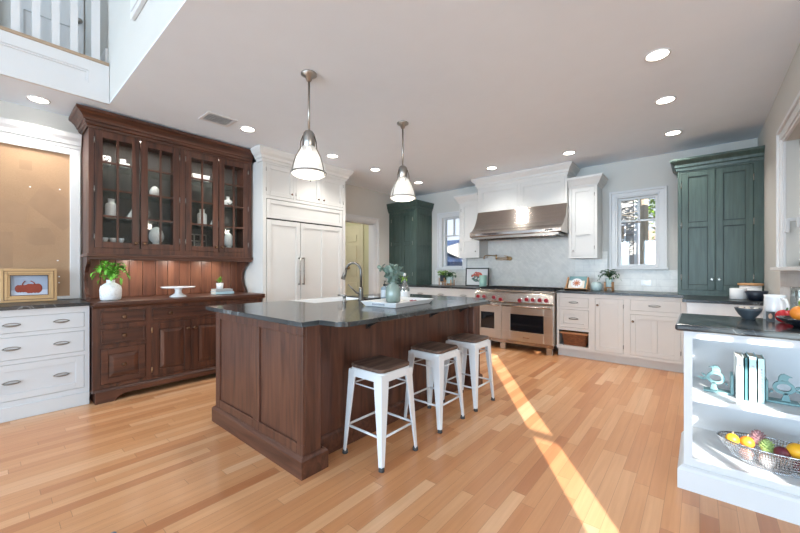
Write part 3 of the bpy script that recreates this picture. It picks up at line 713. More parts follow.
egg((XH, 2.05, S1), .062, .185, CERT, 'dimpled white egg on a foot at the bottom of the rightmost hutch door', True)
t = thing('window_reflection', 'dark grid imitating a window reflection low in the third hutch door', 'frame', (XH-.05, 1.72, S1))  # built grid stands in for a window reflected in the door glass
m = MB(); 
for y in (1.585, 1.655, 1.725, 1.79): m.box(XH-.07, XH-.06, y, y+.012, S1, S1+.16)
for z in (0, .07, .148): m.box(XH-.07, XH-.06, 1.585, 1.802, S1+z, S1+z+.012)
part('grid', m, PEWTER, t); part('backing', MB().box(XH-.078, XH-.071, 1.585, 1.802, S1, S1+.16), BLACK, t)

# on the hutch counter
ZT = .928
def fern(mb, c, n, L, rise, droop, seed, w=.018, spread=1.0):
    rnd = random.Random(seed)
    for i in range(n):
        a = 2*PI*i/n+rnd.uniform(-.3, .3); l = L*rnd.uniform(.6, 1.05); up = rise*rnd.uniform(.5, 1.2); K = 7; prev = Vector(c)
        for k in range(1, K+1):
            q = k/K; p = Vector(c)+Vector((math.cos(a)*l*q*spread, math.sin(a)*l*q*spread, up*math.sin(q*PI*.62)-droop*q*q))
            dr = (p-prev).normalized(); sd = dr.cross(Vector((0, 0, 1))); sd = sd.normalized() if sd.length > 1e-4 else Vector((1, 0, 0))
            ll = w*2.3*(1.1-q*.75)
            for s in (-1, 1): mb.leaf(prev, prev+sd*s*ll+dr*ll*.7, w, n=2)
            prev = p
        mb.leaf(prev, prev+dr*w*2, w, n=2)
    return mb
t = thing('potted_fern', 'bright green fern in a white dimpled jar at the left end of the hutch', 'potted plant', (-4.45, .80, ZT))
m = MB(); m.lathe([(0, 0), (.07, 0), (.084, .012), (.088, .10), (.082, .135), (.055, .16), (.034, .172), (.034, .195), (.038, .20), (.028, .20), (.026, .16), (0, .16)], (-4.45, .80, ZT), 28); part('pot', m, CERT, t)
m = fern(MB(), (-4.45, .80, ZT+.195), 20, .145, .20, .10, 3, .027); part('foliage', m, LEAF1, t, kind='stuff')
t = thing('cake_stand', 'white pedestal cake stand at the middle of the hutch counter', 'cake stand', (-4.42, 1.385, ZT))
m = MB(); m.lathe([(0, 0), (.085, 0), (.085, .008), (.06, .022), (.036, .04), (.032, .07), (.045, .10), (0, .10)], (-4.42, 1.385, ZT), 28); part('pedestal', m, CER, t)
m = MB(); m.lathe([(0, .10), (.16, .10), (.165, .108), (.165, .114), (0, .116)], (-4.42, 1.385, ZT), 36); part('plate', m, CER, t)
def book(name, x0, x1, y0, y1, z0, z1, cover, label, group, flat=True, spine='x1'):
    t = thing(name, label, 'book', ((x0+x1)/2, (y0+y1)/2, z0), group)
    c = MB(); p = MB(); k = .003
    if flat:
        c.box(x0, x1, y0, y1, z0, z0+k); c.box(x0, x1, y0, y1, z1-k, z1); c.box(x1-k, x1, y0, y1, z0, z1); p.box(x0+.004, x1-k, y0+.004, y1-.004, z0+k, z1-k)
    else:
        c.box(x0, x0+k, y0, y1, z0, z1); c.box(x1-k, x1, y0, y1, z0, z1); c.box(x0, x1, y0, y0+k, z0, z1); p.box(x0+k, x1-k, y0+k, y1-.004, z0+.004, z1-.005)
    part('cover', c, cover, t); part('page_block', p, PAGES, t)
    return t
book('book', -4.62, -4.46, 1.80, 2.02, ZT, ZT+.032, BKB, 'pale blue book at the bottom of the hutch stack', 'books on the hutch counter')
book('book', -4.61, -4.465, 1.80, 2.005, ZT+.033, ZT+.062, BKG, 'grey and white book on top of the pale blue one under the succulent', 'books on the hutch counter')
t = thing('potted_succulent', 'tiny potted succulent on the hutch book stack', 'potted plant', (-4.54, 1.88, ZT+.062))
m = MB(); m.lathe([(0, 0), (.036, 0), (.043, .075), (.038, .075), (.036, .06), (0, .06)], (-4.54, 1.88, ZT+.062), 20); part('pot', m, CER, t)
m = MB(); rnd = random.Random(2)
for i in range(26):
    a = rnd.uniform(0, 2*PI); e = rnd.uniform(.2, 1.4); q = Vector((math.cos(a)*math.cos(e), math.sin(a)*math.cos(e), math.sin(e)))
    b0 = Vector((-4.54, 1.88, ZT+.13)); m.leaf(b0, b0+q*rnd.uniform(.06, .095), .026, n=3)
part('foliage', m, LEAF4, t, kind='stuff')

# painting on the left counter
t = thing('framed_painting', 'gold-framed painting of two pumpkins leaning on the pin board', 'framed picture', (-4.72, .26, .932))
m = MB(); w0, w1, z0, z1 = .078, .44, .932, 1.236
for i, (a, d) in enumerate(((0, .02), (.022, .034), (.046, .022))):
    b_ = (.022, .046, .062)[i]
    frame(m, 'x', -4.70, w0+a, w1-a, z0+a, z1-a, [(w0+b_, w1-b_, z0+b_, z1-b_)], d, d*.5)
part('frame', m, GOLD, t, .003)
m = MB()
for a, w_ in ((.0205, .004), (.058, .005)): frame(m, 'x', -4.70, w0+a, w1-a, z0+a, z1-a, [(w0+a+w_, w1-a-w_, z0+a+w_, z1-a-w_)], .02, .0175 if a < .03 else .012)
part('dark_groove', m, BRONZE_D, t, label='dark lines in the gilt frame')
PSKY = plain('painted_grey_blue', (164, 176, 196), .7, var=.06); PUMP = plain('painted_pumpkin', (150, 62, 42), .6, var=.3); PGRD = plain('painted_snow', (196, 204, 220), .7)
part('canvas', MB().box(-4.716, -4.708, w0+.055, w1-.055, z0+.055, z1-.055), PSKY, t)
part('painted_ground', MB().box(-4.708, -4.7075, w0+.06, w1-.06, z0+.06, z0+.11), PGRD, t)
m = MB()
for y, r in ((.212, .045), (.285, .058)):
    for k in (-1.2, -.5, .4, 1.1): m.ball((-4.707, y+k*r*.45, 1.055), .0035, r*.5, r*.75, 14, 8)
    m.tube([(-4.705, y, 1.085), (-4.704, y+.005, 1.105), (-4.704, y+(.02 if r < .05 else -.02), 1.125)], .004, 6)
part('painted_pumpkins', m, PUMP, t, label='two orange-red pumpkins')
# tilt back
t.rotation_euler = (0, -.08, 0)

# fridge wall --------------------------------------------
F = -4.25; a0, a1 = 2.29, 3.665
fr = thing('refrigerator_cabinet', 'tall white panelled built-in refrigerator with upper cupboards', 'refrigerator', (-4.55, 2.97, 0))
m = MB(); m.box(XL+.005, F-.022, a0, a1, 0.0, 2.64); part('case', m, CAB, fr)
DO = [(2.335, 2.742), (2.775, 3.185), (3.208, 3.62)]
FO = [(2.342, 3.61, 1.90, 2.15), (2.342, 2.845, .09, 1.885), (2.850, 3.61, .09, 1.885)]+[(a, b_, 2.195, 2.6) for a, b_ in DO]
m = MB(); frame(m, 'x', F, a0, a1, 0, 2.64, [(2.335, 3.615, .08, 2.155)]+FO[3:], .02); part('face_frame', m, CAB, fr)
part('reveal', MB().box(F-.0215, F-.018, 2.336, 3.614, .081, 2.154), BLACK, fr, label='black sheet painted as the shadow in the gaps around the panels')
m = MB(); shaker(m, 'x', F, *FO[0], .055, .012, th=.017); part('grille_panel', m, CAB, fr, .002)
m = MB(); shaker(m, 'x', F, *FO[1], .065, .012, th=.017); d1 = part('door', m, CAB, fr, .002)
m = MB(); shaker(m, 'x', F, *FO[2], .065, .012, mids=(3.24,), th=.017); d2 = part('door', m, CAB, fr, .002)
for d, u in ((d1, 2.815), (d2, 2.880)):
    m = MB(); z0, z1 = 1.02, 1.40
    m.cone((F+.04, u, z0), (F+.04, u, z1), .008)
    for z in (z0+.01, z1-.01): m.cone((F, u, z), (F+.045, u, z), .009)
    for z in (z0+.19,): m.ball((F+.04, u, z), .012)
    part('bar_handle', m, PEWTER, d)
for i, (a, b_) in enumerate(DO):
    m = MB(); shaker(m, 'x', F, a, b_, 2.195, 2.6, .055, .012); d = part('cupboard_door', m, CAB, fr, .002)
    knob('x', F, b_-.035 if i < 2 else a+.035, 2.255, .014, BRONZE, d)
    for z in (2.27, 2.53): hinge('x', F, a if i < 2 else b_, z, PEWTER, d)
m = MB(); m.sweep([(0, 2.62), (.015, 2.62), (.02, 2.65), (.035, 2.66), (.04, 2.69), (.07, 2.72), (.09, 2.76), (.09, 2.787), (0, 2.787)], [(-4.39, a0), (F, a0), (F, a1), (XL+.005, a1)])
part('crown', m, CAB, fr)

# ------------------------------------------------------------------ range wall
def upper(name, label, x0, x1, z0, z1, zc, kn, rail, side):
    F = 5.58; c = thing(name, label, 'cabinet', ((x0+x1)/2, 5.75, z0))
    part('body', MB().box(x0, x1, F+.02, YB-.018, z0, z1), CAB, c)
    o = (x0+.035, x1-.035, z0+.035, z1-.035)
    m = MB(); frame(m, 'y', F, x0, x1, z0, z1, [o]); part('face_frame', m, CAB, c)
    m = MB(); shaker(m, 'y', F, *o, .055, .017, rails=(rail,)); d = part('door', m, CAB, c, .002)
    knob('y', F, o[0]+.03 if kn < 0 else o[1]-.03, z0+.11, .014, PEWTER, d)
    for z in (z0+.15, z1-.15): hinge('y', F, o[1] if kn < 0 else o[0], z, PEWTER, d)
    m = MB(); m.sweep([(0, z1-.02), (.012, z1-.02), (.018, z1+.0), (.03, z1+.01), (.05, z1+.05), (.075, zc-.03), (.078, zc), (0, zc)], [(x0, F), (x1, F), (x1, YB-.018)] if side > 0 else [(x0, YB-.018), (x0, F), (x1, F)])
    part('crown', m, CAB, c); return c
upper('upper_cabinet', 'narrow white wall cabinet right of the range hood', -1.474, -1.10, 1.395, 2.45, 2.565, -1, 1.76, 1)
upper('upper_cabinet', 'narrow white wall cabinet between left window and range hood', -3.33, -2.932, 1.44, 2.45, 2.565, 1, 1.76, -1)
F = 5.52
hb = thing('hood_cabinet', 'white panelled cabinet box with crown above the range hood', 'cabinet', (-2.2, 5.7, 2.21))
part('body', MB().box(-2.925, -1.48, F+.02, YB-.018, 2.212, 2.66), CAB, hb)
m = MB(); frame(m, 'y', F, -2.925, -1.48, 2.212, 2.66, [(-2.89, -2.225, 2.235, 2.6), (-2.18, -1.515, 2.235, 2.6)]); part('face_frame', m, CAB, hb)
for a, b_ in ((-2.89, -2.225), (-2.18, -1.515)):
    m = MB(); shaker(m, 'y', F, a, b_, 2.235, 2.6, .055, .017); part('panel', m, CAB, hb, .002)
m = MB(); m.sweep([(0, 2.63), (.012, 2.63), (.018, 2.66), (.03, 2.67), (.035, 2.70), (.06, 2.73), (.085, 2.765), (.085, 2.787), (0, 2.787)], [(-2.925, YB-.018), (-2.925, F), (-1.48, F), (-1.48, YB-.018)])
part('crown', m, CAB, hb)
rh = thing('range_hood', 'curved brushed stainless range hood on the back wall', 'range hood', (-2.2, 5.6, 1.72))
pr = [(5.578, 2.21), (5.52, 2.21), (5.505, 2.17), (5.48, 2.10), (5.44, 2.02), (5.385, 1.945), (5.32, 1.885), (5.255, 1.85), (5.232, 1.835), (5.228, 1.82), (5.228, 1.775), (5.24, 1.765), (5.578, 1.765)]
m = MB(); m.loft([[(x, y, z) for y, z in pr] for x in (-2.925, -1.48)])
for f in m.bm.faces:
    if abs(f.normal.x) < .5: f.smooth = False
part('canopy', m, STEEL, rh, .002)
m = MB(); m.box(-2.90, -1.52, 5.25, 5.57, 1.735, 1.765); part('filter_tray', m, PEWTER, rh)
m = MB()
for i in range(4):
    x = -2.86+i*.33
    for k in range(8): m.box(x, x+.30, 5.27+k*.035, 5.285+k*.035, 1.727, 1.735)
part('baffle_filter', m, STEEL, rh)
m = MB(); m.box(-2.82, -1.58, 5.226, 5.229, 1.785, 1.815); part('lip_strip', m, CHROME, rh)
part('badge', MB().box(-1.70, -1.60, 5.222, 5.227, 1.79, 1.81), BLACK, rh, label='small dark badge')

# pot filler
t = thing('pot_filler', 'brass folding pot filler tap on the marble wall above the range', 'pot filler tap', (-2.51, 5.9, 1.40))
m = MB(); m.cone((-2.51, 5.913, 1.42), (-2.51, 5.89, 1.42), .035); m.cone((-2.51, 5.89, 1.42), (-2.51, 5.80, 1.42), .014); m.cone((-2.51, 5.80, 1.39), (-2.51, 5.80, 1.455), .016); part('wall_mount', m, BRASS, t)
m = MB(); m.cone((-2.51, 5.80, 1.43), (-2.70, 5.76, 1.43), .009); m.cone((-2.70, 5.76, 1.41), (-2.70, 5.76, 1.49), .014); m.cone((-2.51, 5.80, 1.40), (-2.70, 5.76, 1.40), .007); part('arm', m, BRASS, t)
m = MB(); m.tube([(-2.70, 5.76, 1.475), (-2.80, 5.66, 1.478), (-2.845, 5.62, 1.47), (-2.855, 5.61, 1.44)], .008); m.cone((-2.855, 5.61, 1.445), (-2.855, 5.61, 1.41), .011); part('spout', m, BRASS, t)
m = MB(); m.cone((-2.51, 5.80, 1.455), (-2.56, 5.77, 1.47), .006); part('lever', m, BRASS, t)

# range
rg = thing('range_cooker', 'wide stainless range with red knobs and two ovens', 'range', (-2.19, 5.5, 0))
X0, X1, FY = -2.80, -1.572, 5.215
part('body', MB().box(X0, X1, FY+.02, 5.9, .14, .90), STEELV, rg)
m = MB(); m.box(X0, X1, FY-.01, 5.9, .90, .918); part('cooktop', m, STEEL, rg, .003)
m = MB(); m.box(X0+.02, X1-.02, 5.86, 5.9, .919, .945); part('back_guard', m, STEEL, rg)
m = MB(); 
m.loft([[(x, FY+.02, .715), (x, FY-.03, .722), (x, FY-.04, .74), (x, FY-.02, .86), (x, FY+.0, .885), (x, FY+.02, .89)] for x in (X0, X1)]); part('control_panel', m, STEEL, rg)
for i in range(4):
    x = X0+.05+i*.29; m = MB()
    for k in range(4): m.box(x+k*.085, x+k*.085+.012, 5.26, 5.82, .935, .949)
    for y in (5.26, 5.45, 5.63, 5.808): m.box(x, x+.267, y, y+.012, .925, .94)
    m.box(x, x+.267, 5.26, 5.82, .919, .926)
    part('burner_grate', m, BLACK, rg)
for x, z in ((-2.732, .80), (-2.628, .80), (-2.462, .795), (-2.351, .768), (-2.048, .770), (-1.943, .788), (-1.852, .788), (-1.754, .788), (-1.663, .788)):
    m = MB(); y = FY-.03; m.cone((x, y+.01, z), (x, y-.008, z), .034, .032, 18); b0 = part('knob_bezel', m, CHROME, rg)
    m = MB(); m.cone((x, y-.008, z), (x, y-.04, z), .030, .025, 18); m.box(x-.005, x+.005, y-.046, y-.04, z-.022, z+.022); part('knob_cap', m, RED, b0, label='red knob')
for a, b_, wz in ((X0+.004, -2.35, (-2.70, -2.465)), (-2.344, X1-.004, (-2.207, -1.709))):
    m = MB(); frame(m, 'y', FY, a, b_, .155, .70, [(wz[0], wz[1], .298, .558)], .03, .025); d = part('oven_door', m, STEELV, rg, .003)
    part('oven_window', MB().box(wz[0]-.01, wz[1]+.01, FY-.018, FY-.005, .288, .568), OVGL, d, label='dark glass oven window')
    m = MB(); m.cone((a+.02, FY-.07, .682), (b_-.02, FY-.07, .682), .014, seg=14)
    for x in (a+.04, b_-.04): m.cone((x, FY-.025, .682), (x, FY-.07, .682), .011)
    part('oven_handle', m, STEEL, d)
part('kick_panel', MB().box(X0+.01, X1-.01, FY+.0, FY+.03, .10, .152), STEEL, rg)
for x in (X0+.06, -2.34, -1.64):
    for y in (5.25, 5.80): part('leg', MB().box(x-.04, x+.04, y-.02, y+.02, 0, .139), STEELV, rg)
part('maker_plate', MB().box(-2.01, -1.91, FY-.0275, FY-.025, .205, .222), CHROME, rg)
lamp_dummy = None

# base cabinets on the range wall
F = 5.30
bc = thing('base_cabinet', 'long cream base cabinet right of the range with open basket niche', 'cabinet', (-.86, 5.6, 0))
XA, XB = -1.558, -.115
OP = [(-1.53, -1.148, .707, .838), (-1.53, -1.148, .42, .672), (-1.53, -1.148, .165, .378), (-1.07, -.745, .143, .845), (-.672, -.168, .713, .848), (-.672, -.168, .148, .664)]
m = MB(); m.box(XA, -1.545, F+.02, 5.9, .11, .898); m.box(-1.14, XB, F+.02, 5.9, .11, .898); m.box(-1.545, -1.14, F+.02, 5.9, .385, .898); m.box(-1.545, -1.14, F+.02, 5.9, .11, .16); m.box(-1.545, -1.14, 5.75, 5.9, .16, .385); part('body', m, CREAM, bc)
m = MB(); frame(m, 'y', F, XA, XB, .115, .898, OP); part('face_frame', m, CREAM, bc)
part('toe_kick', MB().box(XA, XB, 5.372, 5.9, 0, .11), CREAM, bc)
for i, o in enumerate(OP):
    if i == 2: continue
    m = MB(); uc = (o[0]+o[1])/2; zc = (o[2]+o[3])/2
    if i in (0, 4): slabf(m, 'y', F, *o); d = part('drawer_front', m, CREAM, bc, .002); pull('y', F, uc, zc, .05, PEWTER, d)
    elif i == 1: shaker(m, 'y', F, *o, .055, .008); d = part('drawer_front', m, CREAM, bc, .002); pull('y', F, uc, zc, .05, PEWTER, d)
    else:
        shaker(m, 'y', F, *o, .055, .008, mids=(uc,) if i == 5 else ()); d = part('door', m, CREAM, bc, .002)
        knob('y', F, o[0]+.03, o[3]-.09, .015, BRONZE, d)
        for z in (o[2]+.09, o[3]-.09): hinge('y', F, o[1], z, PEWTER, d)
t = thing('wicker_basket', 'brown wicker basket in the open niche right of the range', 'basket', (-1.34, 5.5, .166))
m = MB(); m.loft([[(x, y, .167) for x, y in rrect(-1.335, 5.50, .28, .36, .03)], [(x, y, .325) for x, y in rrect(-1.335, 5.50, .335, .40, .03)]]); part('weave', m, WICK, t)
m = MB(); m.box(-1.515, -1.155, 5.285, 5.72, .327, .352); part('rim', m, BASKETW, t, .006)
bl = thing('base_cabinet', 'white base cabinet with three drawers left of the range', 'cabinet', (-3.8, 5.6, 0))
m = MB(); m.box(XL+.01, -2.83, F+.02, 5.9, .11, .898); part('body', m, CAB, bl)
DL = [(-4.225, -3.79), (-3.76, -3.335), (-3.305, -2.86)]
LO = [(a, b_, .715, .85) for a, b_ in DL]+[(a, b_, .15, .68) for a, b_ in DL]
m = MB(); frame(m, 'y', F, XL+.01, -2.83, .115, .898, LO); part('face_frame', m, CAB, bl)
part('toe_kick', MB().box(XL+.01, -2.83, 5.37, 5.9, 0, .11), CAB, bl)
for i, o in enumerate(LO):
    m = MB()
    if i < 3: slabf(m, 'y', F, *o); d = part('drawer_front', m, CAB, bl, .002); pull('y', F, (o[0]+o[1])/2, (o[2]+o[3])/2, .05, PEWTER, d)
    else: shaker(m, 'y', F, *o, .055, .008); d = part('door', m, CAB, bl, .002); knob('y', F, o[1]-.03, .6, .015, BRONZE, d)
lone('countertop', MB().box(XL+.01, -2.815, 5.272, 5.912, .899, .929), BLKST, 'black stone countertop left of the range', 'countertop', bevel=.004)
# L-shaped top: right of the range and down the right wall
m = MB(); m.box(-1.558, -.135, 5.272, 5.912, .899, .929); m.box(-.135, XR-.016, 4.60, 5.912, .899, .929)
lone('countertop', m, BLKST, 'black stone countertop right of the range turning under the tall green cupboard', 'countertop', bevel=.003)
rc = thing('end_cabinet', 'white base cabinet with marble end panel under the right wall window', 'cabinet', (.23, 5.2, 0))
part('body', MB().box(-.10, XR-.016, 4.66, 5.89, 0.001, .898), CAB, rc)
part('marble_panel', MB().box(-.10, XR-.016, 4.635, 4.66, 0.001, .898), MARB, rc, label='white marble end panel')

# green cupboards ---------------------------------------
def green(name, label, x0, x1, F, z0, z1, zc, doors, side):
    c = thing(name, label, 'cupboard', ((x0+x1)/2, (F+YB)/2, z0))
    part('body', MB().box(x0, x1, F+.02, YB-.015, z0, z1), GREEN, c)
    z_a, z_b = z0+.06, z1-.03
    m = MB(); frame(m, 'y', F, x0, x1, z0, z1, [(a, b_, z_a, z_b) for a, b_ in doors]); part('face_frame', m, GREEN, c)
    part('reveal', MB().box(doors[0][0]-.004, doors[-1][1]+.004, F+.0185, F+.02, z_a-.004, z_b+.004), GLINE, c)
    for i, (a, b_) in enumerate(doors):
        zr = z_a+(z_b-z_a)*.55; m = MB(); shaker(m, 'y', F, a, b_, z_a, z_b, min(.06, (b_-a)*.22), .013, rails=(zr,), th=.018); d = part('door', m, GREEN, c, .003)
        g = MB(); st = min(.06, (b_-a)*.22)
        for q0, q1 in ((z_a+st, zr-st*.5), (zr+st*.5, z_b-st)):
            frame(g, 'y', F, a+st, b_-st, q0, q1, [(a+st+.009, b_-st-.009, q0+.009, q1-.009)], .003, -.0105)
        part('glaze_line', g, GLINE, d)
        knob('y', F, b_-.03 if i == 0 else a+.03, z_a+.13, .017, NICK, d)
        for z in (z_a+.15, zr, z_b-.15): hinge('y', F, a if i == 0 else b_, z, NICK, d, .07)
    if side:
        m = MB(); frame(m, 'x', x1, F+.0, YB-.015, z0, z1, [(F+.06, YB-.07, z0+.09, zr-.03), (F+.06, YB-.07, zr+.03, z1-.08)], .012, .012); part('side_panel', m, GREEN, c)
    m = MB(); m.sweep([(0, z1-.01), (.012, z1-.01), (.016, z1+.02), (.028, z1+.03), (.032, z1+.06), (.045, z1+.075), (.06, zc-.035), (.07, zc-.02), (.07, zc), (0, zc)], [(x0, YB-.015), (x0, F), (x1, F), (x1, YB-.015)] if x1 < .3 else [(x0, YB-.015), (x0, F), (x1, F)])
    part('crown', m, GREEN, c); return c
green('green_cupboard', 'tall green cupboard with two doors right of the right window', -.20, .522, 5.36, .930, 2.41, 2.535, [(-.165, .135), (.139, .445)], False)
green('green_cupboard', 'tall green cupboard in the far left corner beside the doorway', -4.888, -4.19, 5.40, .930, 2.40, 2.575, [(-4.83, -4.555), (-4.551, -4.275)], True)

# things on the range-wall counter
t = thing('framed_print', 'black-framed floral print leaning on the wall left of the range', 'framed picture', (-3.07, 5.77, .93))
m = MB(); frame(m, 'y', 5.76, -3.305, -2.842, .93, 1.26, [(-3.285, -2.862, .95, 1.24)], .02, .01); part('frame', m, BLKF, t, .002)
part('mat_board', MB().box(-3.29, -2.857, 5.757, 5.765, .945, 1.245), plain('print_paper', (226, 224, 222), .7), t)
rnd = random.Random(5); mR, mG, mK = MB(), MB(), MB()
for i in range(150):
    a = rnd.uniform(0, 2*PI); q = math.sqrt(rnd.random()); px_, pz_ = -3.07+.115*q*math.cos(a), 1.10+.085*q*math.sin(a)
    mm = mR if pz_ > 1.115+rnd.uniform(-.015, .015) else (mG if rnd.random() < .55 else mK)
    mm.ball((px_, 5.7562-.0002*(i % 5), pz_), rnd.uniform(.010, .018), .0016, rnd.uniform(.008, .014), 8, 6)
part('painted_flowers', mR, plain('print_red', (206, 98, 80), .7, var=.2), t); part('painted_leaves', mG, plain('print_green', (104, 134, 118), .7, var=.25), t); part('painted_dark_bits', mK, plain('print_grey', (84, 88, 94), .7, var=.25), t)  # grey blobs are the dark bits of the printed bouquet
t.rotation_euler = (-.05, 0, 0)
m = MB(); m.lathe([(0, 0), (.058, 0), (.062, .01), (.064, .20), (.058, .20), (.056, .02), (0, .02)], seg=28); o = lone('utensil_crock', m, MINT, 'mint green cylinder in front of the framed print', 'crock'); o.location = (-2.87, 5.60, .93)
def stand_plant(x, y, potmat, leafmat, label, h, r, seed, L, fr=True):
    t = thing('potted_plant', label, 'potted plant', (x, y, .93))
    m = MB(); z0 = .93+h
    m.lathe([(0, z0), (r*.95, z0), (r, z0+.01), (r, z0+.125), (r*.9, z0+.125), (r*.88, z0+.11), (0, z0+.11)], (x, y, 0), 24); part('pot', m, potmat, t)
    m = MB()
    for k in range(4):
        a = PI/4+k*PI/2; px, py = x+math.cos(a)*(r+.014)*1.05, y+math.sin(a)*(r+.014)*1.05; m.cone((px, py, .93), (px, py, z0+.07), .009, seg=8)
    m.box(x-r, x+r, y-.008, y+.008, z0-.018, z0-.002); m.box(x-.008, x+.008, y-r, y+r, z0-.019, z0-.003); part('wooden_stand', m, LIGHTW, t)
    m = MB()
    if fr: fern(m, (x, y, z0+.12), 16, L*1.1, .15, .09, seed, .022)
    else:
        rnd = random.Random(seed)
        for i in range(190):
            a = rnd.uniform(0, 2*PI); rr = rnd.uniform(0, L); c = Vector((x+math.cos(a)*rr, y+math.sin(a)*rr, z0+.10+rnd.uniform(0, .09)))
            m.leaf(c, c+Vector((rnd.uniform(-.03, .03), rnd.uniform(-.03, .03), rnd.uniform(-.005, .03))), .032, n=2)
    part('foliage', m, leafmat, t, kind='stuff'); return t
stand_plant(-3.73, 5.66, NAVY, LEAF4, 'light green plant in a navy pot on a wooden stand under the left window', .075, .062, 1, .11, False)
stand_plant(-3.52, 5.56, AQUA, LEAF2, 'bushy green plant in an aqua pot on a wooden stand left of the framed print', .045, .062, 4, .12, False)
stand_plant(-.955, 5.60, AQUA, LEAF2, 'fern in an aqua pot on a wooden stand under the right window', .06, .045, 9, .15, True)
jar([(0, 0), (.05, 0), (.068, .02), (.078, .06), (.07, .1), (.045, .122), (.035, .124), (.03, .115), (0, .115)], (-1.11, 5.60, .93), 'round_vase', AQUA, 'round pale aqua vase between the cookbook stand and the fern', 'vase')
t = thing('cookbook_stand', 'light wood cookbook stand on the counter right of the range', 'book stand', (-1.35, 5.6, .93))
m = MB(); m.box(-1.51, -1.22, 5.50, 5.53, .93, .952); m.box(-1.51, -1.22, 5.50, 5.508, .93, .965)
for x in (-1.505, -1.235): m.loft([[(x, 5.505, .952), (x, 5.70, .93), (x, 5.715, .93), (x, 5.66, 1.12), (x, 5.645, 1.12)], [(x+.015, 5.505, .952), (x+.015, 5.70, .93), (x+.015, 5.715, .93), (x+.015, 5.66, 1.12), (x+.015, 5.645, 1.12)]])
part('easel', m, LIGHTW, t)
t2 = thing('cookbook', 'teal cookbook with a round orange plate on its cover, on the wooden stand', 'book', (-1.36, 5.6, .954))
R = Matrix.Translation((-1.365, 5.535, .956)) @ Matrix.Rotation(math.radians(-30), 4, 'X')
m = MB(); m.box(-.105, .125, .0, .018, 0, .20); m.xf(R); part('cover', m, plain('cookbook_teal', (108, 146, 150), .5), t2)
m = MB(); m.box(-.107, .105, -.001, -.0002, 0, .13); m.xf(R); part('cover_band', m, plain('cookbook_cream', (226, 214, 200), .6), t2)
m = MB(); m.cone((.0, -.002, .085), (.0, -.005, .085), .078, .078, 28); m.xf(R); part('cover_plate', m, CER, t2)
m = MB()
for i in range(9):
    a = 2*PI*i/9; m.tube([(.012*math.cos(a), -.0065, .085+.012*math.sin(a)), (.052*math.cos(a+.25), -.0065, .085+.052*math.sin(a+.25))], .007, 6)
m.cone((.0, -.005, .085), (.0, -.008, .085), .016, .016, 14); m.xf(R); part('plate_pattern', m, plain('orange_motif', (206, 128, 92), .5), t2)
def outlet(loc, label):
    x, y, z = loc; t = thing('outlet_cover', label, 'outlet', (x, y, z-.035))
    part('plate', MB().box(x-.06, x+.06, y-.006, y-.0005, z-.036, z+.036), CER, t, .003)
    m = MB(); m.box(x-.045, x-.01, y-.009, y-.006, z-.022, z+.022); m.box(x+.01, x+.045, y-.009, y-.006, z-.022, z+.022); part('socket', m, CER, t)
outlet((-.563, YB-.012, 1.045), 'white double outlet on the marble tile left of the green cupboard')

# things on the right-hand counter
m = MB(); m.lathe([(0, 0), (.062, 0), (.066, .006), (.066, .105), (.06, .11), (0, .11)], seg=26); o = lone('canister', m, CER, 'plain white canister on the counter in front of the green cupboard', 'canister'); o.location = (.30, 4.98, .93)
t = thing('canister', 'wide cream canister with a wooden lid behind the plain white canister', 'canister', (.40, 5.12, .93))
m = MB(); m.lathe([(0, 0), (.08, 0), (.085, .006), (.085, .135), (0, .135)], (.40, 5.12, .93), 26); part('jar_body', m, CER, t)
m = MB(); m.lathe([(0, .136), (.095, .136), (.098, .142), (.098, .158), (0, .16)], (.40, 5.12, .93), 26); part('lid', m, LIGHTW, t, label='wooden lid')
m = MB(); m.lathe([(0, 0), (.05, 0), (.085, .09), (.08, .092), (.045, .01), (0, .01)], seg=24); o = lone('dark_bowl', m, NAVY, 'dark bowl on the counter right of the wood-lidded canister', 'bowl'); o.location = (.42, 4.85, .93)

# ------------------------------------------------------------------ peninsula with open shelves
pn = thing('peninsula', 'white peninsula with open display shelves at far right', 'peninsula', (.6, 2.85, 0))
PY = 2.56; px0, px1 = -.068, 2.2; zt = .888
m = MB(); m.box(px0, px0+.02, PY+.02, 3.1, 0, zt); m.box(px0, px1, 3.08, 3.1, 0, zt); m.box(px1-.02, px1, PY+.02, 3.1, 0, zt); m.box(px0, px1, PY+.02, 3.1, zt-.02, zt); m.box(px0+.02, px1-.02, PY+.02, 3.08, .155, .175); part('carcass', m, BLUEW, pn)
m = MB(); frame(m, 'y', PY, px0, px1, .13, zt, [(-.042+.012, 1.05, .175, .845), (1.12, 2.13, .175, .845)], .02); part('face_frame', m, BLUEW, pn)
m = MB(); m.sweep([(0, 0), (.028, 0), (.028, .105), (.02, .12), (.006, .13), (0, .13)], [(px0, 3.1), (px0, PY), (px1, PY), (px1, 3.1)]); part('plinth', m, BLUEW, pn)
part('shelf', MB().box(px0+.021, px1-.021, PY+.03, 3.079, .485, .512), BLUEW, pn)
lone('countertop', MB().box(-.105, 2.25, 2.50, 3.16, .889, .926), SOAP, 'dark soapstone countertop on the white peninsula', 'countertop', bevel=.012)
ZS = .513
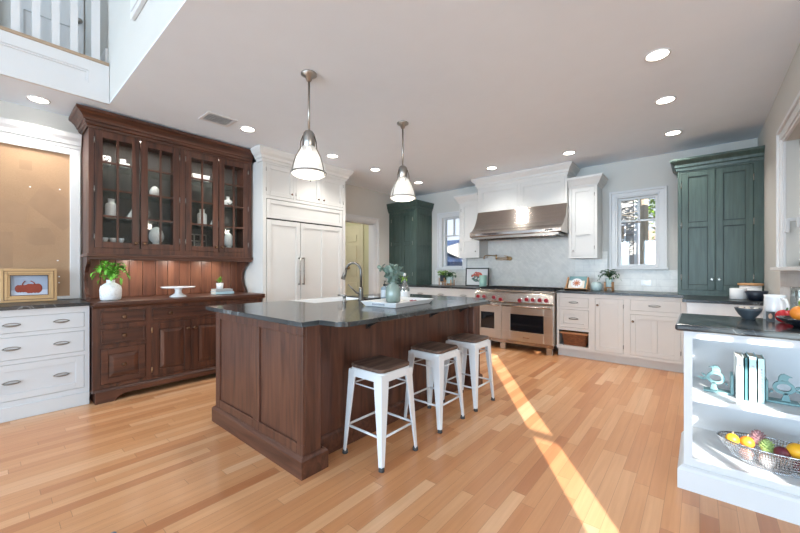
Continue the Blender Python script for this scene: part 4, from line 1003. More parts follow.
# books, upright, spines towards the room
G = 'books on the peninsula shelf'
book('book', .153, .186, 2.70, 2.86, ZS, ZS+.235, BKW, 'white upright book, leftmost of the tall books on the peninsula shelf', G, False)
book('book', .187, .203, 2.70, 2.86, ZS, ZS+.232, BKT, 'thin teal upright book between the white and pale blue books', G, False)
book('book', .204, .237, 2.70, 2.86, ZS, ZS+.242, BKB, 'pale blue upright book in the middle of the peninsula shelf', G, False)
book('book', .238, .268, 2.70, 2.86, ZS, ZS+.236, BKA, 'pale aqua upright book, rightmost in the peninsula row', G, False)
for o_, x_, w_ in (('a', .1695, .010), ('b', .2205, .010), ('c', .253, .009)):
    bk = [o for o in bpy.data.objects if o.name.startswith('book') and o.get('group') == G and abs(o.location.x-x_) < .002][0]
    m = MB(); rr_ = random.Random(o_); z = ZS+.05
    while z < ZS+.19:
        h_ = rr_.uniform(.005, .012); m.box(x_-w_/2*rr_.uniform(.6, 1), x_+w_/2, 2.6993, 2.6999, z, z+h_); z += h_+rr_.uniform(.003, .012)
    part('spine_lettering', m, BKG, bk)
def birdend(x, y, flip, label):
    t = thing('bird_bookend', label, 'bookend', (x, y, ZS)); s = -1 if flip else 1
    q = lambda u: x+s*u
    part('base_plate', MB().box(q(-.055), q(.075), y-.035, y+.035, ZS, ZS+.012), TEALM, t, .003)
    part('upright_plate', MB().box(q(-.055), q(-.043), y-.05, y+.05, ZS+.0125, ZS+.12), TEALM, t, .003)
    m = MB()
    stem = [(q(.01), ZS+.012), (q(.045), ZS+.012), (q(.034), ZS+.055), (q(.022), ZS+.055)]; m.prism(stem, 'y', y-.008, y+.008)
    ring_o = [(q(.02+.042*math.cos(a)), ZS+.082+.036*math.sin(a)) for a in [2*PI*i/28 for i in range(28)]]; ring_i = [(q(.02+.027*math.cos(a)), ZS+.082+.021*math.sin(a)) for a in [2*PI*i/28 for i in range(28)]]
    R4 = []
    for (po, pi_) in zip(ring_o, ring_i):
        R4.append([(po[0], y-.008, po[1]), (po[0], y+.008, po[1]), (pi_[0], y+.008, pi_[1]), (pi_[0], y-.008, pi_[1])])
    R4.append(R4[0]); m.loft(R4, cap=False)
    part('ring', m, TEALM, t)
    m = MB(); bird = [(-.002, .112), (.0, .135), (.008, .150), (.022, .156), (.034, .150), (.052, .141), (.038, .138), (.034, .124), (.044, .112), (.03, .118), (.012, .12)]
    m.prism([(q(a), ZS+b_) for a, b_ in bird], 'y', y-.008, y+.008); part('bird', m, TEALM, t)
    m = MB()
    for a, b_, c in (((.055, .075), (.09, .062), .016), ((.06, .08), (.085, .10), .014), ((-.02, .06), (-.035, .045), .012), ((.07, .068), (.105, .075), .012)):
        p0 = Vector((q(a[0]), y, ZS+a[1])); p1 = Vector((q(b_[0]), y, ZS+b_[1])); d = (p1-p0); nn = Vector((-d.z, 0, d.x)).normalized()*c*.5
        pts = [p0, p0+d*.4+nn, p1, p0+d*.4-nn]; m.loft([[(v.x, y-.006, v.z) for v in pts], [(v.x, y+.006, v.z) for v in pts]])
    part('leaves', m, TEALM, t)
birdend(.325, 2.78, False, 'teal bird bookend right of the upright books on the peninsula shelf')
birdend(.092, 2.78, True, 'teal bird bookend left of the upright books on the peninsula shelf')
# wire fruit bowl on the bottom shelf
bx, by, bz = .275, 2.73, .176
t = thing('wire_fruit_bowl', 'long silver wire fruit bowl on the bottom shelf of the peninsula', 'bowl', (bx, by, bz))
m = MB(); m.lathe([(.12, .002), (.17, .03), (.205, .075), (.225, .115)], (bx, by, bz), 40, 1, .52); 
bmesh.ops.delete(m.bm, geom=[f for f in m.bm.faces if len(f.verts) > 8], context='FACES_ONLY')
bmesh.ops.subdivide_edges(m.bm, edges=m.bm.edges[:], cuts=2, use_grid_fill=True)
part('mesh_wall', m, CHROME, t, wire=.0036)
m = MB(); m.tube([(bx+.227*math.cos(2*PI*i/40), by+.118*math.sin(2*PI*i/40), bz+.116) for i in range(41)], .004, 6); part('rim', m, CHROME, t)
part('base', MB().lathe([(0, 0), (.13, 0), (.13, .004), (0, .004)], (bx, by, bz), 40, 1, .52), CHROME, t)
LEM = plain('lemon_yellow', (236, 178, 40), .4, var=.1); ORA = plain('orange_peel', (226, 132, 40), .45, var=.12); PLUM = plain('plum', (104, 40, 56), .35); APPLE = plain('pink_pear', (206, 150, 130), .45, var=.2); ARTI = plain('artichoke_green', (168, 196, 124), .6, var=.2); ARTP = plain('artichoke_purple', (164, 128, 134), .6, var=.2)
def fruit(name, c, r, mat, label, group, rz=None, stem=True):
    t = thing(name, label, 'fruit', (c[0], c[1], c[2]-(rz or r)), group)
    m = MB(); m.ball(c, r, r, rz or r, 18, 12); part('skin', m, mat, t)
    if stem: m = MB(); m.cone((c[0], c[1], c[2]+(rz or r)*.95), (c[0]+.004, c[1], c[2]+(rz or r)+.012), .003, seg=6); part('stem', m, BARK, t)
    return t
GF = 'fruit in the wire bowl'
fruit('lemon', (.112, 2.73, bz+.105), .03, LEM, 'yellow lemon at the left end of the wire bowl', GF)
fruit('orange', (.172, 2.735, bz+.105), .031, ORA, 'small orange beside the lemon in the wire bowl', GF)
fruit('pear', (.165, 2.715, bz+.045), .03, APPLE, 'pale pink fruit low in the left of the wire bowl', GF)
fruit('mango', (.355, 2.71, bz+.125), .042, LEM, 'large yellow mango on top of the wire bowl pile', GF, .038)
fruit('plum', (.298, 2.70, bz+.100), .033, PLUM, 'dark red plum in front of the mango in the wire bowl', GF)
fruit('mango', (.408, 2.735, bz+.105), .038, LEM, 'orange-yellow mango at the right end of the wire bowl', GF, .034)
fruit('apple', (.365, 2.715, bz+.045), .03, PLUM, 'dark red apple low in the right of the wire bowl', GF)
fruit('garlic', (.245, 2.70, bz+.042), .034, CER, 'pale white bulb low in the middle of the wire bowl', GF)
for i, (cx, cy, cz, r, mt, lb) in enumerate(((.215, 2.75, bz+.125, .038, ARTP, 'purple-tipped artichoke at the back of the wire bowl'), (.245, 2.715, bz+.10, .036, ARTI, 'light green artichoke in front of the purple one in the wire bowl'))):
    t = thing('artichoke', lb, 'artichoke', (cx, cy, cz-r), GF); m = MB(); m.ball((cx, cy, cz), r*.7); part('heart', m, mt, t)
    m = MB(); rnd = random.Random(i)
    for k in range(46):
        e = -.4+1.9*k/46; a = k*2.4; n = Vector((math.cos(a)*math.cos(e), math.sin(a)*math.cos(e), math.sin(e))); b0 = Vector((cx, cy, cz))+n*r*.6; m.leaf(b0, b0+n*r*.35+Vector((0, 0, r*.45)), .022, n=2)
    part('leaves', m, mt, t, solid=.002, kind='stuff')
for o in list(bpy.data.objects):
    if o.get('group') == GF or o.name == 'wire_fruit_bowl': o.location.x += .028; o.location.y -= .02; 
# on the peninsula top
ZP = .927
GB = plain('grey_glazed_bowl', (66, 74, 80), .3, var=.2)
t = thing('mortar_bowl', 'speckled dark grey bowl near the rear edge of the peninsula top', 'bowl', (.228, 3.03, ZP))
m = MB(); m.lathe([(0, 0), (.03, 0), (.032, .012), (.045, .026), (.06, .054), (.064, .068), (.059, .068), (.042, .03), (0, .02)], (.228, 3.03, ZP), 26); part('bowl', m, GB, t)
m = MB(); rnd = random.Random(3)
for i in range(22): a = rnd.uniform(0, 2*PI); m.ball((.228+.045*math.cos(a)*rnd.random(), 3.03+.045*math.sin(a)*rnd.random(), ZP+.052+rnd.uniform(-.008, .014)), .011, seg=8, rings=6)
part('contents', m, plain('pale_beans', (206, 196, 182), .6, var=.2), t, kind='stuff')
def pitcher(x, y, r, h, mat, label, hd, name='pitcher', hy=0):
    t = thing(name, label, 'pitcher', (x, y, ZP)); m = MB()
    m.lathe([(0, 0), (r*.98, 0), (r, .006), (r*.95, h*.5), (r*.9, h*.9), (r*.94, h), (r*.88, h), (r*.85, h*.85), (r*.92, .01), (0, .01)], (x, y, ZP), 28); part('jug', m, mat, t)
    m = MB(); m.tube([(x+hd*u, y+hy*u, ZP+h*v) for u, v in ((r*.9, .86), (r+.022, .84), (r+.036, .6), (r+.026, .3), (r*.95, .22))], .007, 8); part('handle', m, mat, t); return t
pitcher(.348, 3.10, .052, .15, CER, 'white ceramic pitcher on the rear of the peninsula top', .5, hy=-.866)
pitcher(.458, 3.10, .052, .20, CLEAR, 'clear glass pitcher right of the white pitcher', .9, hy=-.43)
t = thing('picture_card', 'small dark picture card standing in front of the white pitcher', 'card', (.318, 2.998, ZP))
part('card', MB().box(.300, .336, 2.995, 3.001, ZP, ZP+.055), BLKF, t); m = MB(); m.ball((.318, 2.994, ZP+.028), .009, .001, .016, 10, 8); part('printed_figure', m, plain('print_peach', (216, 170, 140), .6), t)
PEP = plain('red_pepper', (192, 28, 40), .25, coat=.4, var=.1)
t = thing('red_pepper', 'shiny red pepper beside the dark fruit bowl on the peninsula', 'pepper', (.378, 2.965, ZP))
m = MB()
for k in range(4):
    a = k*PI/2+.5; m.ball((.378+.017*math.cos(a), 2.965+.017*math.sin(a), ZP+.036), .032, .032, .036, 14, 10)
part('skin', m, PEP, t); m = MB(); m.cone((.378, 2.965, ZP+.066), (.382, 2.96, ZP+.085), .005, .004, 8); part('stem', m, LEAF2, t)
jar([(0, 0), (.05, 0), (.055, .006), (.09, .025), (.115, .045), (.113, .048), (.08, .032), (0, .022)], (.43, 2.78, ZP), 'fruit_dish', plain('black_glazed_dish', (24, 28, 36), .2, coat=.4), 'shallow black dish of citrus on the peninsula top', 'dish')
GD = 'citrus in the black dish'
fruit('orange', (.397, 2.75, ZP+.073), .036, ORA, 'orange in the front left of the black dish', GD)
fruit('lemon', (.41, 2.825, ZP+.073), .036, LEM, 'yellow lemon at the back of the black dish', GD)
fruit('orange', (.47, 2.755, ZP+.073), .036, ORA, 'orange in the front right of the black dish', GD)
fruit('lime', (.43, 2.78, ZP+.125), .033, LEAF4, 'yellow-green fruit with a dark stem on top of the black dish', GD)

# ------------------------------------------------------------------ island
isl = thing('kitchen_island', 'dark walnut kitchen island with panelled sides', 'kitchen island', (-2.4, 2.33, 0))
iy0, iy1 = 1.21, 3.41; ix0, ix1, ixr = -3.0, -1.785, -1.89
m = MB(); m.box(ix0+.02, ixr-.02, iy0+.02, iy1-.02, .1, .66); m.box(ix0+.02, ixr-.02, iy0+.02, 1.92, .66, .895); m.box(ix0+.02, ixr-.02, 2.71, iy1-.02, .66, .895); m.box(-2.65, ixr-.02, 1.92, 2.71, .66, .895); part('core', m, ISLW, isl)
m = MB(); P2 = [(-2.93, -2.385), (-2.30, -1.845)]
frame(m, 'y', iy0, ix0, ix1, .12, .895, [(a, b_, .185, .835) for a, b_ in P2], .02)
for a, b_ in P2: m.box(a, b_, iy0+.012, iy0+.02, .185, .835)
part('end_panel', m, ISLW, isl, .003)
m = MB(); m.box(ix0, ix1, iy1-.02, iy1, .12, .895); part('far_panel', m, ISLW, isl)
m = MB(); m.box(ix0, ix0+.02, iy0+.02, iy1-.02, .12, .66); m.box(ix0, ix0+.02, iy0+.02, 1.92, .66, .895); m.box(ix0, ix0+.02, 2.71, iy1-.02, .66, .895); part('back_panel', m, ISLW, isl)
for y0, y1 in ((iy0+.02, iy0+.135), (iy1-.135, iy1-.02)):
    m = MB(); m.box(ixr, ix1, y0, y1, .12, .895); part('post', m, ISLW, isl, .006)
    m = MB(); yy = y1 if y0 < 2 else y0-.016; m.box(ixr, ix1-.06, yy, yy+.016, .12, .895); part('post_pilaster', m, ISLW, isl, .003)
m = MB(); m.box(ixr-.02, ixr, iy0+.151, iy1-.151, .12, .895); part('seating_panel', m, ISLW, isl)
m = MB(); pf = [(0, 0), (.022, 0), (.022, .105), (.012, .118), (0, .125)]
m.sweep(pf, [(ixr, iy0+.15), (ix1, iy0+.15), (ix1, iy0), (ix0, iy0), (ix0, iy1), (ix1, iy1), (ix1, iy1-.15), (ixr, iy1-.15)][::-1])
m.sweep([(0, 0), (.012, 0), (.012, .12), (.006, .135), (0, .14)], [(ixr, iy0+.15), (ixr, iy1-.15)])
part('plinth', m, ISLWX, isl)
for y in (1.85, 2.66, 3.19):
    m = MB(); m.box(ixr, ixr+.006, y-.022, y+.022, .79, .893); m.box(ixr, ixr+.26, y-.022, y+.022, .887, .893); m.loft([[(ixr+.006, y-.003, .80), (ixr+.006, y-.003, .887), (ixr+.2, y-.003, .887)], [(ixr+.006, y+.003, .80), (ixr+.006, y+.003, .887), (ixr+.2, y+.003, .887)]])
    part('steel_bracket', m, BLACK, isl, label='black steel counter bracket')
# stone top: notched overhang with rounded shoulders on the stool side, cut out for the apron sink
sy0, sy1, sx1 = 1.93, 2.70, -2.66
arc = lambda cx, cy, r, a0, a1, n=6: [(cx+r*math.cos(a0+(a1-a0)*i/n), cy+r*math.sin(a0+(a1-a0)*i/n)) for i in range(n+1)]
topo = [(-3.11, 1.175), (-1.742, 1.175), (-1.742, 1.30)]+[(-1.71, 1.305)]+arc(-1.64, 1.40, .09, -PI/2+.3, 0)+arc(-1.64, 3.16, .09, 0, PI/2-.3)+[(-1.71, 3.27), (-1.742, 3.275), (-1.742, 3.45), (-3.11, 3.45), (-3.11, sy1), (sx1, sy1), (sx1, sy0), (-3.11, sy0)]
m = MB(); m.prism(topo, 'z', .896, .926); bmesh.ops.triangulate(m.bm, faces=[f for f in m.bm.faces if len(f.verts) > 4])
lone('countertop', m, SOAP, 'dark soapstone countertop on the walnut island', 'countertop', bevel=.006)
t = thing('apron_sink', 'white apron-front sink set in the far side of the island', 'sink', (-2.9, 2.315, .70))
m = MB(); m.box(-3.135, -3.10, sy0+.004, sy1-.004, .68, .922); m.box(sx1-.034, sx1-.004, sy0+.004, sy1-.004, .72, .915); m.box(-3.10, sx1-.034, sy0+.004, sy0+.034, .72, .915); m.box(-3.10, sx1-.034, sy1-.034, sy1-.004, .72, .915); m.box(-3.10, sx1-.034, sy0+.034, sy1-.034, .70, .72); part('basin', m, CER, t)
m = MB(); m.cone((-2.9, 2.315, .72), (-2.9, 2.315, .724), .04); part('drain', m, CHROME, t)
fx, fy, ZI = -2.555, 2.405, .927
t = thing('kitchen_faucet', 'chrome gooseneck pull-down faucet on the island', 'faucet', (fx, fy, ZI))
m = MB(); m.lathe([(0, 0), (.032, 0), (.032, .006), (.024, .02), (.022, .11), (.017, .13), (0, .13)], (fx, fy, ZI), 20); part('base', m, DNICK, t)
dv = Vector((-.80, -.22, 0)).normalized(); rr = .09
pts = [Vector((fx, fy, ZI+.12)), Vector((fx, fy, ZI+.28))]
for i in range(1, 12):
    a = PI*i/11*.93; pts.append(Vector((fx, fy, ZI+.28))+dv*(rr-rr*math.cos(a))+Vector((0, 0, rr*math.sin(a))))
m = MB(); m.tube(pts, .0125, 12); part('gooseneck', m, DNICK, t)
e = pts[-1]; dn = (pts[-1]-pts[-2]).normalized(); m = MB(); m.cone(e, e+dn*.10, .014, .022, 14); part('spray_head', m, PEWTER, t)
m = MB(); m.cone((fx, fy, ZI+.07), (fx-.012, fy-.05, ZI+.075), .014, .012); m.cone((fx-.012, fy-.05, ZI+.075), (fx-.06, fy-.115, ZI+.16), .007, .005); part('lever', m, PEWTER, t)
t = thing('soap_pump', 'short nickel soap pump left of the island faucet', 'soap dispenser', (-2.53, 2.17, ZI))
m = MB(); m.lathe([(0, 0), (.022, 0), (.022, .006), (.015, .012), (.015, .05), (.019, .052), (.019, .07), (0, .07)], (-2.53, 2.17, ZI), 16); part('pump_body', m, NICK, t)
m = MB(); m.cone((-2.53, 2.17, ZI+.062), (-2.60, 2.15, ZI+.062), .007); part('spout', m, NICK, t)
t = thing('sponge_tray', 'low black sponge dish behind the faucet on the island', 'dish', (-2.565, 2.56, ZI))
m = MB(); m.box(-2.63, -2.52, 2.46, 2.67, ZI, ZI+.012); part('dish', m, BLACK, t, .004); part('sponge', MB().box(-2.615, -2.535, 2.56, 2.64, ZI+.0125, ZI+.03), CER, t, .005)

# tray group, slightly turned
TC = Vector((-1.99, 2.32, ZI)); ta = math.radians(5)
tr = thing('serving_tray', 'long white serving tray with flared sides on the island', 'tray', TC)
m = MB(); A = [(-.155, -.26), (.155, -.26), (.155, .26), (-.155, .26)]; B = [(-.185, -.29), (.185, -.29), (.185, .29), (-.185, .29)]
ins = lambda Q, k: [(x*k, y*(1-(1-k)*.6)) for x, y in Q]
rings = [[(x, y, 0) for x, y in A], [(x, y, .042) for x, y in B], [(x, y, .042) for x, y in ins(B, .95)], [(x, y, .010) for x, y in ins(A, .95)]]
m.loft(rings); 
for v in m.bm.verts: v.co += TC
part('tray_body', m, CER, tr, .003)
m = MB(); m.box(-.06, .06, -.287, -.272, .018, .03)
m.xf(Matrix.Translation(TC)); part('handle_slot', m, plain('tray_slot_grey', (150, 156, 164), .6), tr)
tr.rotation_euler = (0, 0, ta)
ZTR = ZI+.0105
t = thing('sage_vase', 'sage green bottle vase with eucalyptus on the island tray', 'vase', (-2.09, 2.36, ZTR))
m = MB(); m.lathe([(0, 0), (.053, 0), (.063, .008), (.068, .06), (.066, .115), (.054, .148), (.033, .165), (.026, .176), (.029, .184), (.022, .184), (.02, .16), (0, .16)], (-2.09, 2.36, ZTR), 30); part('vase_body', m, TEAL, t)
m = MB(); rnd = random.Random(11); base = Vector((-2.09, 2.36, ZTR+.175)); st = MB()
right = Vector((.7615, .648, 0))
for i in range(13):
    tip = base+right*rnd.uniform(-.085, .085)+Vector((rnd.uniform(-.05, .05), rnd.uniform(-.05, .05), rnd.uniform(.07, .15)))
    if i == 0: tip = base+right*(-.115)+Vector((0, 0, .15))
    if i == 1: tip = base+right*(-.02)+Vector((0, 0, .15))
    if i == 2: tip = base+right*.06+Vector((0, 0, .12))
    st.tube([base-Vector((0, 0, .05)), base+(tip-base)*.5+Vector((0, 0, .02)), tip], .002, 5)
    for k in range(9):
        c = base+(tip-base)*(.25+.8*k/9)+Vector((0, 0, .02*math.sin(PI*k/9)))
        for s in range(2):
            nrm = Vector((rnd.uniform(-1, 1), rnd.uniform(-1, 1), rnd.uniform(.1, 1))).normalized(); a1_ = nrm.orthogonal().normalized(); a2_ = nrm.cross(a1_); r = rnd.uniform(.013, .022)
            cc = c+a1_*r; f = m.bm.faces.new([m.bm.verts.new(cc+a1_*r*math.cos(2*PI*q/9)+a2_*r*math.sin(2*PI*q/9)) for q in range(9)])
part('stems', st, LEAF2, t); part('eucalyptus_leaves', m, LEAF3, t, solid=.001, kind='stuff')
m = MB(); c = base+right*.085+Vector((0, 0, .02))
for i in range(24):
    q = c+Vector((rnd.uniform(-.03, .03), rnd.uniform(-.03, .03), rnd.uniform(-.02, .04))); m.leaf(q, q+Vector((rnd.uniform(-.02, .03), rnd.uniform(-.02, .02), rnd.uniform(0, .03))), .014, n=2)
part('lime_sprig', m, LEAF4, t, kind='stuff')
bxy = (-2.28, 2.75)
t = thing('glass_bottle', 'clear glass bottle with white stopper on the island right of the sage vase', 'bottle', (*bxy, ZI))
m = MB(); m.lathe([(0, 0), (.05, 0), (.055, .008), (.055, .10), (.045, .135), (.024, .165), (.017, .19), (.017, .235), (.012, .235), (.012, .19), (.02, .16), (.05, .10), (.05, .01), (0, .01)], (*bxy, ZI), 26); part('bottle_body', m, CLEAR, t)
m = MB(); m.lathe([(0, .236), (.016, .236), (.016, .262), (.012, .268), (0, .268)], (*bxy, ZI), 16); part('stopper', m, CER, t)
m = MB(); m.lathe([(.0556, .03), (.0556, .085)], (*bxy, ZI), 26); bmesh.ops.delete(m.bm, geom=[f for f in m.bm.faces if len(f.verts) > 8], context='FACES_ONLY'); bmesh.ops.delete(m.bm, geom=[f for f in m.bm.faces if f.calc_center_median().x < bxy[0]-.01], context='FACES'); part('paper_label', m, CER, t)
sxy = (-2.42, 2.60)
t = thing('soap_bottle', 'grey soap bottle with a black pump left of the sage vase', 'soap bottle', (*sxy, ZI))
m = MB(); m.lathe([(0, 0), (.033, 0), (.036, .006), (.036, .115), (.028, .13), (.014, .138), (0, .138)], (*sxy, ZI), 22); part('bottle_body', m, plain('slate_glass', (128, 142, 152), .3), t)
m = MB(); m.lathe([(.0366, .03), (.0366, .10)], (*sxy, ZI), 22); bmesh.ops.delete(m.bm, geom=[f for f in m.bm.faces if len(f.verts) > 8], context='FACES_ONLY'); part('paper_label', m, plain('soap_label', (188, 196, 204), .6), t)
m = MB(); m.cone((*sxy, ZI+.138), (*sxy, ZI+.16), .012); m.cone((*sxy, ZI+.16), (*sxy, ZI+.185), .005); m.cone((sxy[0]-.006, sxy[1], ZI+.188), (sxy[0]+.03, sxy[1]-.015, ZI+.184), .006); part('pump', m, BLACK, t)
for i, (dx, dy, lb) in enumerate(((0, 0, 'red berry cluster in the middle of the island tray'), (-.035, .03, 'second red berry cluster toward the bottle on the island tray'))):
    m = MB(); rnd = random.Random(i+20)
    for k in range(7): m.ball((rnd.uniform(-.022, .022), rnd.uniform(-.022, .022), .008+rnd.uniform(0, .006)), .008, seg=8, rings=6)
    o = lone('berry_cluster', m, plain('dark_red_berry', (140, 30, 36), .35), lb, 'berries', 'berry clusters on the tray'); o.location = (-1.94+dx, 2.47+dy, ZTR)

# ------------------------------------------------------------------ stools
def make_stool(label, loc):
    t = thing('bar_stool', label, 'bar stool', (0, 0, 0), 'white metal bar stools along the island')
    S = .58; hw = .135; hb_ = .182
    m = MB(); m.loft([[(x, y, S+.002) for x, y in rrect(0, 0, .30, .30, .045)], [(x, y, S+.020) for x, y in rrect(0, 0, .304, .304, .045)], [(x, y, S+.024) for x, y in rrect(0, 0, .296, .296, .045)]]); part('seat', m, SEATW, t, .003, label='dark weathered wood seat')
    m = MB(); m.loft([[(x, y, S-.055) for x, y in rrect(0, 0, .315, .315, .05)], [(x, y, S-.004) for x, y in rrect(0, 0, .30, .30, .045)], [(x, y, S) for x, y in rrect(0, 0, .29, .29, .04)]])
    part('seat_pan', m, STOOLM, t, .003)
    for sx, sy in ((1, 1), (1, -1), (-1, 1), (-1, -1)):
        rings = []
        for k in range(9):
            q = k/8; z = (S-.012)*(1-q)+.02*q; px_, py_ = hw+.02+(hb_-hw-.02)*q, hw+.02+(hb_-hw-.02)*q; w = .072*(1-q)+.028*q; th = .012
            L_ = [(0, 0), (-w, 0), (-w, -th), (-th*1.6, -th), (-th, -th*1.6), (-th, -w), (0, -w)]
            L_[0] = (-.004, -.004)
            rings.append([(sx*(px_+a), sy*(py_+b_), z) for a, b_ in L_])
        m = MB(); m.loft(rings); l = part('leg', m, STOOLM, t, .002)
        m = MB(); c = hb_-.014; m.cone((sx*c, sy*c, 0), (sx*c, sy*c, .024), .019, .017, 12); part('foot_cap', m, RUB, l, label='grey rubber foot')
    for zz, half, r in ((.19, .168, .008), (.47, .140, .005)):
        for sx in (-1, 1):
            for ax in (0, 1):
                a, b_ = ((sx*(half-.01), -half+.01), (sx*(half-.01), half-.01)) if ax else ((-half+.01, sx*(half-.01)), (half-.01, sx*(half-.01)))
                m = MB(); m.cone((*a, zz), (*b_, zz), r, seg=8); part('cross_brace', m, STOOLM, t)
    t.location = loc; return t
st1 = make_stool('white metal stool with dark wood seat, nearest of the three along the island', (-1.645, 1.73, 0))
dup(st1, (-1.66, 2.385, 0), 'white metal stool with dark wood seat, middle of the three along the island')
dup(st1, (-1.65, 2.925, 0), 'white metal stool with dark wood seat, farthest of the three, closest to the range')

# ------------------------------------------------------------------ ceiling fittings
def pendant(x, y):
    t = thing('pendant_lamp', 'PENDANT', 'pendant lamp', (x, y, H), 'pendant lamps over the island')
    zs = 1.995
    m = MB(); m.lathe([(0, H), (.062, H), (.062, H-.012), (.03, H-.03), (.018, H-.06), (.01, H-.065), (0, H-.065)], (x, y, 0), 24); part('canopy', m, NICK, t)
    m = MB(); m.cone((x, y, H-.06), (x, y, zs+.33), .009, seg=10); part('rod', m, NICK, t)
    m = MB(); m.lathe([(0, zs+.34), (.03, zs+.335), (.045, zs+.315), (.05, zs+.29), (.05, zs+.20), (.046, zs+.195), (0, zs+.195)], (x, y, 0), 24); part('socket_cap', m, NICK, t)
    m = MB(); m.lathe([(.048, zs+.215), (.058, zs+.20), (.078, zs+.165), (.100, zs+.12), (.117, zs+.075), (.129, zs+.03), (.133, zs+.0)], (x, y, 0), 48); bmesh.ops.delete(m.bm, geom=[f for f in m.bm.faces if len(f.verts) > 8], context='FACES_ONLY'); part('glass_shade', m, SHADE, t, label='ribbed glass shade, lit')
    m = MB(); m.lathe([(0, zs+.004), (.131, zs+.002), (.128, zs-.012), (.10, zs-.025), (.0, zs-.034)], (x, y, 0), 40); part('bottom_lens', m, LENS, t)
    m = MB(); m.lathe([(0, zs+.195), (.018, zs+.19), (.022, zs+.16), (.038, zs+.12), (.038, zs+.095), (.02, zs+.07), (0, zs+.065)], (x, y, 0), 18); part('bulb', m, BULB, t, label='glowing bulb')
    m = MB(); m.tube([(x+.134*math.cos(2*PI*i/36), y+.134*math.sin(2*PI*i/36), zs+.005) for i in range(37)], .006, 8); part('rim_band', m, DNICK, t)
    for k in range(3):
        a = 2*PI*k/3+.35; m = MB(); c, s = math.cos(a), math.sin(a)
        m.tube([(x+.05*c, y+.05*s, zs+.29), (x+.068*c, y+.068*s, zs+.24), (x+.072*c, y+.072*s, zs+.185), (x+.108*c, y+.108*s, zs+.12), (x+.128*c, y+.128*s, zs+.06), (x+.14*c, y+.14*s, zs+.005), (x+.146*c, y+.146*s, zs-.03)], .0045, 6); part('strap', m, DNICK, t)
    return t
P1 = (-2.37, 1.665); P2_ = (-2.405, 2.87)
p1 = pendant(*P1); p1['label'] = 'nickel pendant lamp with ribbed glass shade, the nearer of two over the island'
dup(p1, (P2_[0], P2_[1], H), 'nickel pendant lamp with ribbed glass shade, the farther of two, toward the range')
for x, y in (P1, P2_):
    d = bpy.data.lights.new('pendant_bulb', 'POINT'); d.energy = 5; d.color = (1, .9, .76); d.shadow_soft_size = .05
    o = bpy.data.objects.new('pendant_bulb', d); COL.objects.link(o); o.location = (x, y, 1.92)
CANS = [((-4.62, .31), 'above the cork pin board'), ((-3.82, 1.88), 'between the hutch and the fridge wall beside the air vent'), ((-3.84, 3.08), 'in front of the refrigerator, right behind the near pendant'), ((-3.85, 3.93), 'before the doorway, left of the far pendant'), ((-3.84, 5.02), 'in front of the left green cupboard'), ((-2.43, 5.03), 'above the left end of the range hood'), ((-1.33, 5.05), 'above the right end of the range hood'), ((-.233, 3.16), 'nearest of the right-hand row'), ((-.239, 4.05), 'middle of the right-hand row'), ((-.231, 5.08), 'farthest of the right-hand row, before the green cupboard')]
def can(x, y):
    t = thing('recessed_light', 'CAN', 'ceiling light', (x, y, H), 'recessed ceiling lights')
    m = MB(); R4 = []
    for i in range(33):
        a = 2*PI*i/32; c, s = math.cos(a), math.sin(a)
        R4.append([(x+.066*c, y+.066*s, H-.0005), (x+.082*c, y+.082*s, H-.0005), (x+.080*c, y+.080*s, H-.006), (x+.067*c, y+.067*s, H-.004)])
    m.loft(R4, cap=False); part('trim_ring', m, TRIM, t)
    m = MB(); m.cone((x, y, H-.0005), (x, y, H-.003), .066, .066, 28, False); part('lens', m, LAMPG, t, label='glowing lens')
    return t
c0 = None
for (x, y), w in CANS:
    if c0 is None: o = c0 = can(x, y)
    else: o = dup(c0, (x, y, H))
    o['label'] = 'round recessed ceiling light '+w
    d = bpy.data.lights.new('can_beam', 'SPOT'); d.energy = 25; d.spot_size = math.radians(125); d.spot_blend = .8; d.color = (1, .97, .91); d.shadow_soft_size = .06
    q = bpy.data.objects.new('can_beam', d); COL.objects.link(q); q.location = (x, y, H-.02)
t = thing('air_vent', 'white louvred air vent in the ceiling near the hutch', 'air vent', (-3.81, 1.56, H))
va, vb, vc, vd = -3.93, -3.68, 1.415, 1.705
m = MB(); 
for bx_ in ((va, va+.03, vc, vd), (vb-.03, vb, vc, vd), (va+.03, vb-.03, vc, vc+.03), (va+.03, vb-.03, vd-.03, vd)): m.box(*bx_, H-.008, H-.0005)
part('vent_frame', m, TRIM, t, .002); part('duct_dark', MB().box(va+.03, vb-.03, vc+.03, vd-.03, H-.0022, H-.0006), BLACK, t)
for i in range(9):
    y = vc+.043+i*.0255; m = MB(); m.box(va+.03, vb-.03, y, y+.007, H-.008, H-.004); part('louvre', m, TRIM, t)

# unidentified object at the bottom edge, given a slipper shape
GREYF = plain('blue_grey_cloth', (120, 138, 158), .8, var=.15)
t = thing('soft_object', 'blue-grey soft object on the floor at the bottom edge', 'soft_object', (-1.98, .30, 0))
m = MB(); ax_ = Vector((-.55, .83, 0)).normalized(); sd_ = Vector((ax_.y, -ax_.x, 0)); rings = []
for k in range(9):
    q = k/8; c = Vector((-1.90, .165, 0))+ax_*(.26*q); w = .045*(1-abs(q-.45)*.8)*(.55 if q in (0, 1) else 1); hh = .05-.02*q
    rings.append([tuple(c+sd_*w*math.cos(2*PI*i/12)+Vector((0, 0, max(.012, hh*.5+hh*.5*math.sin(2*PI*i/12))))) for i in range(12)])
m.loft(rings, smooth=True); part('upper', m, GREYF, t)
m = MB(); poly = [tuple(Vector((-1.90, .165))+Vector((ax_.x, ax_.y))*(.26*q)+Vector((sd_.x, sd_.y))*w_) for q, w_ in ((0, -.03), (.5, -.045), (1, -.025), (1, .025), (.5, .045), (0, .03))]
m.prism(poly, 'z', 0, .012); part('sole', m, RUB, t)

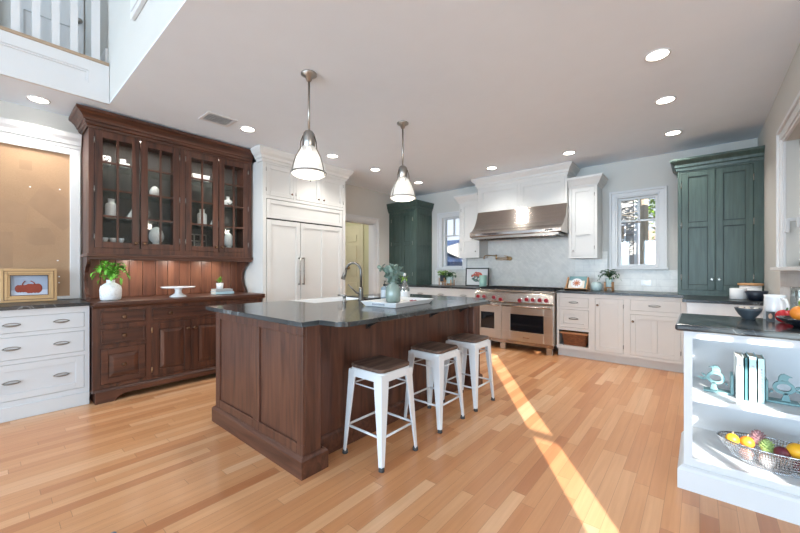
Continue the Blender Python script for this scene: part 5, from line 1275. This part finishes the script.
# ------------------------------------------------------------------ outside the windows
struct('ground_outside', MB().box(-40, 30, 6.4, 45, -.6, -.4), GRASS)
t = thing('neighbour_house', 'white clapboard house outside the right window', 'house', (-3.4, 12.5, -.4))
m = MB()
for i in range(34): z = -.4+i*.19; m.loft([[(x, 12.0, z), (x, 12.04, z+.19), (x, 12.2, z+.19), (x, 12.2, z)] for x in (-5.1, -1.42)])
part('siding', m, SIDING, t)
m = MB(); m.box(-1.42, -1.34, 11.97, 12.2, -.4, 6.0); part('corner_board', m, TRIM, t)
m = MB(); frame(m, 'y', 12.0, -1.9, -1.62, 1.65, 2.55, [(-1.86, -1.66, 1.7, 2.08), (-1.86, -1.66, 2.12, 2.5)], .03, .05); w = part('window_frame', m, TRIM, t)
part('pane', MB().box(-1.87, -1.65, 11.97, 11.98, 1.68, 2.52), plain('dim_tan_pane', (150, 132, 112), .2), w)
def tree(x, y, r, h, label, seed, lean=0, leaf=None, crown=None):
    t = thing('tree', label, 'tree', (x, y, -.4)); rnd = random.Random(seed)
    m = MB(); m.tube([(x, y, -.4), (x+lean*.5, y, h*.5), (x+lean, y, h)], r, 12, [r*1.15, r, r*.6]); part('trunk', m, BARK, t)
    m = MB()
    for i in range(14):
        z = h*rnd.uniform(.15, .95); a = rnd.uniform(0, 2*PI); L = rnd.uniform(.8, 2.2); p = Vector((x+lean*z/h, y, z)); q = p+Vector((math.cos(a)*L, math.sin(a)*.5*L, rnd.uniform(-.1, .7)))
        m.tube([p, (p+q)/2+Vector((0, 0, .12)), q], .02, 6, [r*.22, r*.15, r*.06])
    part('branches', m, BARK, t)
    if leaf:
        m = MB()
        for i in range(700):
            c = Vector(crown)+Vector((rnd.gauss(0, .28), rnd.gauss(0, .25), rnd.gauss(0, .35))); m.leaf(c, c+Vector((rnd.uniform(-.12, .12), rnd.uniform(-.12, .12), rnd.uniform(-.06, .12))), .09, n=2)
        part('foliage', m, leaf, t, kind='stuff')
tree(-.93, 9.4, .075, 7, 'pale tree trunk outside the right window', 1)
tree(-.45, 10.6, .05, 4, 'leafy tree behind the pale trunk outside the right window', 2, .1, LEAF4, (-.62, 10.6, 2.9))
t = thing('garden_shed', 'small tan shed low outside the right window', 'shed', (-.5, 13.5, -.4))
part('shed_wall', MB().box(-1.15, .8, 13.2, 14.5, -.4, 1.75), plain('tan_board', (176, 150, 118), .8, var=.15), t)
m = MB(); m.loft([[(-1.25, 13.0, 1.75), (-1.25, 14.7, 1.75), (-1.25, 13.85, 2.5)], [(.9, 13.0, 1.75), (.9, 14.7, 1.75), (.9, 13.85, 2.5)]]); part('shed_roof', m, plain('shed_roof_brown', (150, 132, 118), .8), t)
t = thing('shingled_house', 'house with a blue-grey shingle roof outside the left window', 'house', (-7.5, 13, -.4))
part('house_wall', MB().box(-11, -5.7, 13, 15, -.4, 1.2), SIDING, t)
m = MB(); m.loft([[(x, 10.6, .2), (x, 13.6, 2.55), (x, 13.75, 2.55), (x, 10.75, .1)] for x in (-12, -5.6)]); part('shingle_roof', m, SHING, t)
m = MB(); m.loft([[(-8.3, 12.3, 2.1), (-7.4, 12.3, 1.72), (-7.4, 12.3, 2.3)], [(-8.3, 13.3, 2.1), (-7.4, 13.3, 1.72), (-7.4, 13.3, 2.3)]]); part('white_gable', m, SIDING, t)
t = thing('garden_fence', 'pale board fence outside the right wall window', 'fence', (2.6, 5.5, -.4))
m = MB()
for i in range(20): m.box(2.6, 2.63, 3.6+i*.2, 3.78+i*.2, -.4, 1.6)
part('boards', m, plain('fence_board', (206, 200, 190), .8), t)
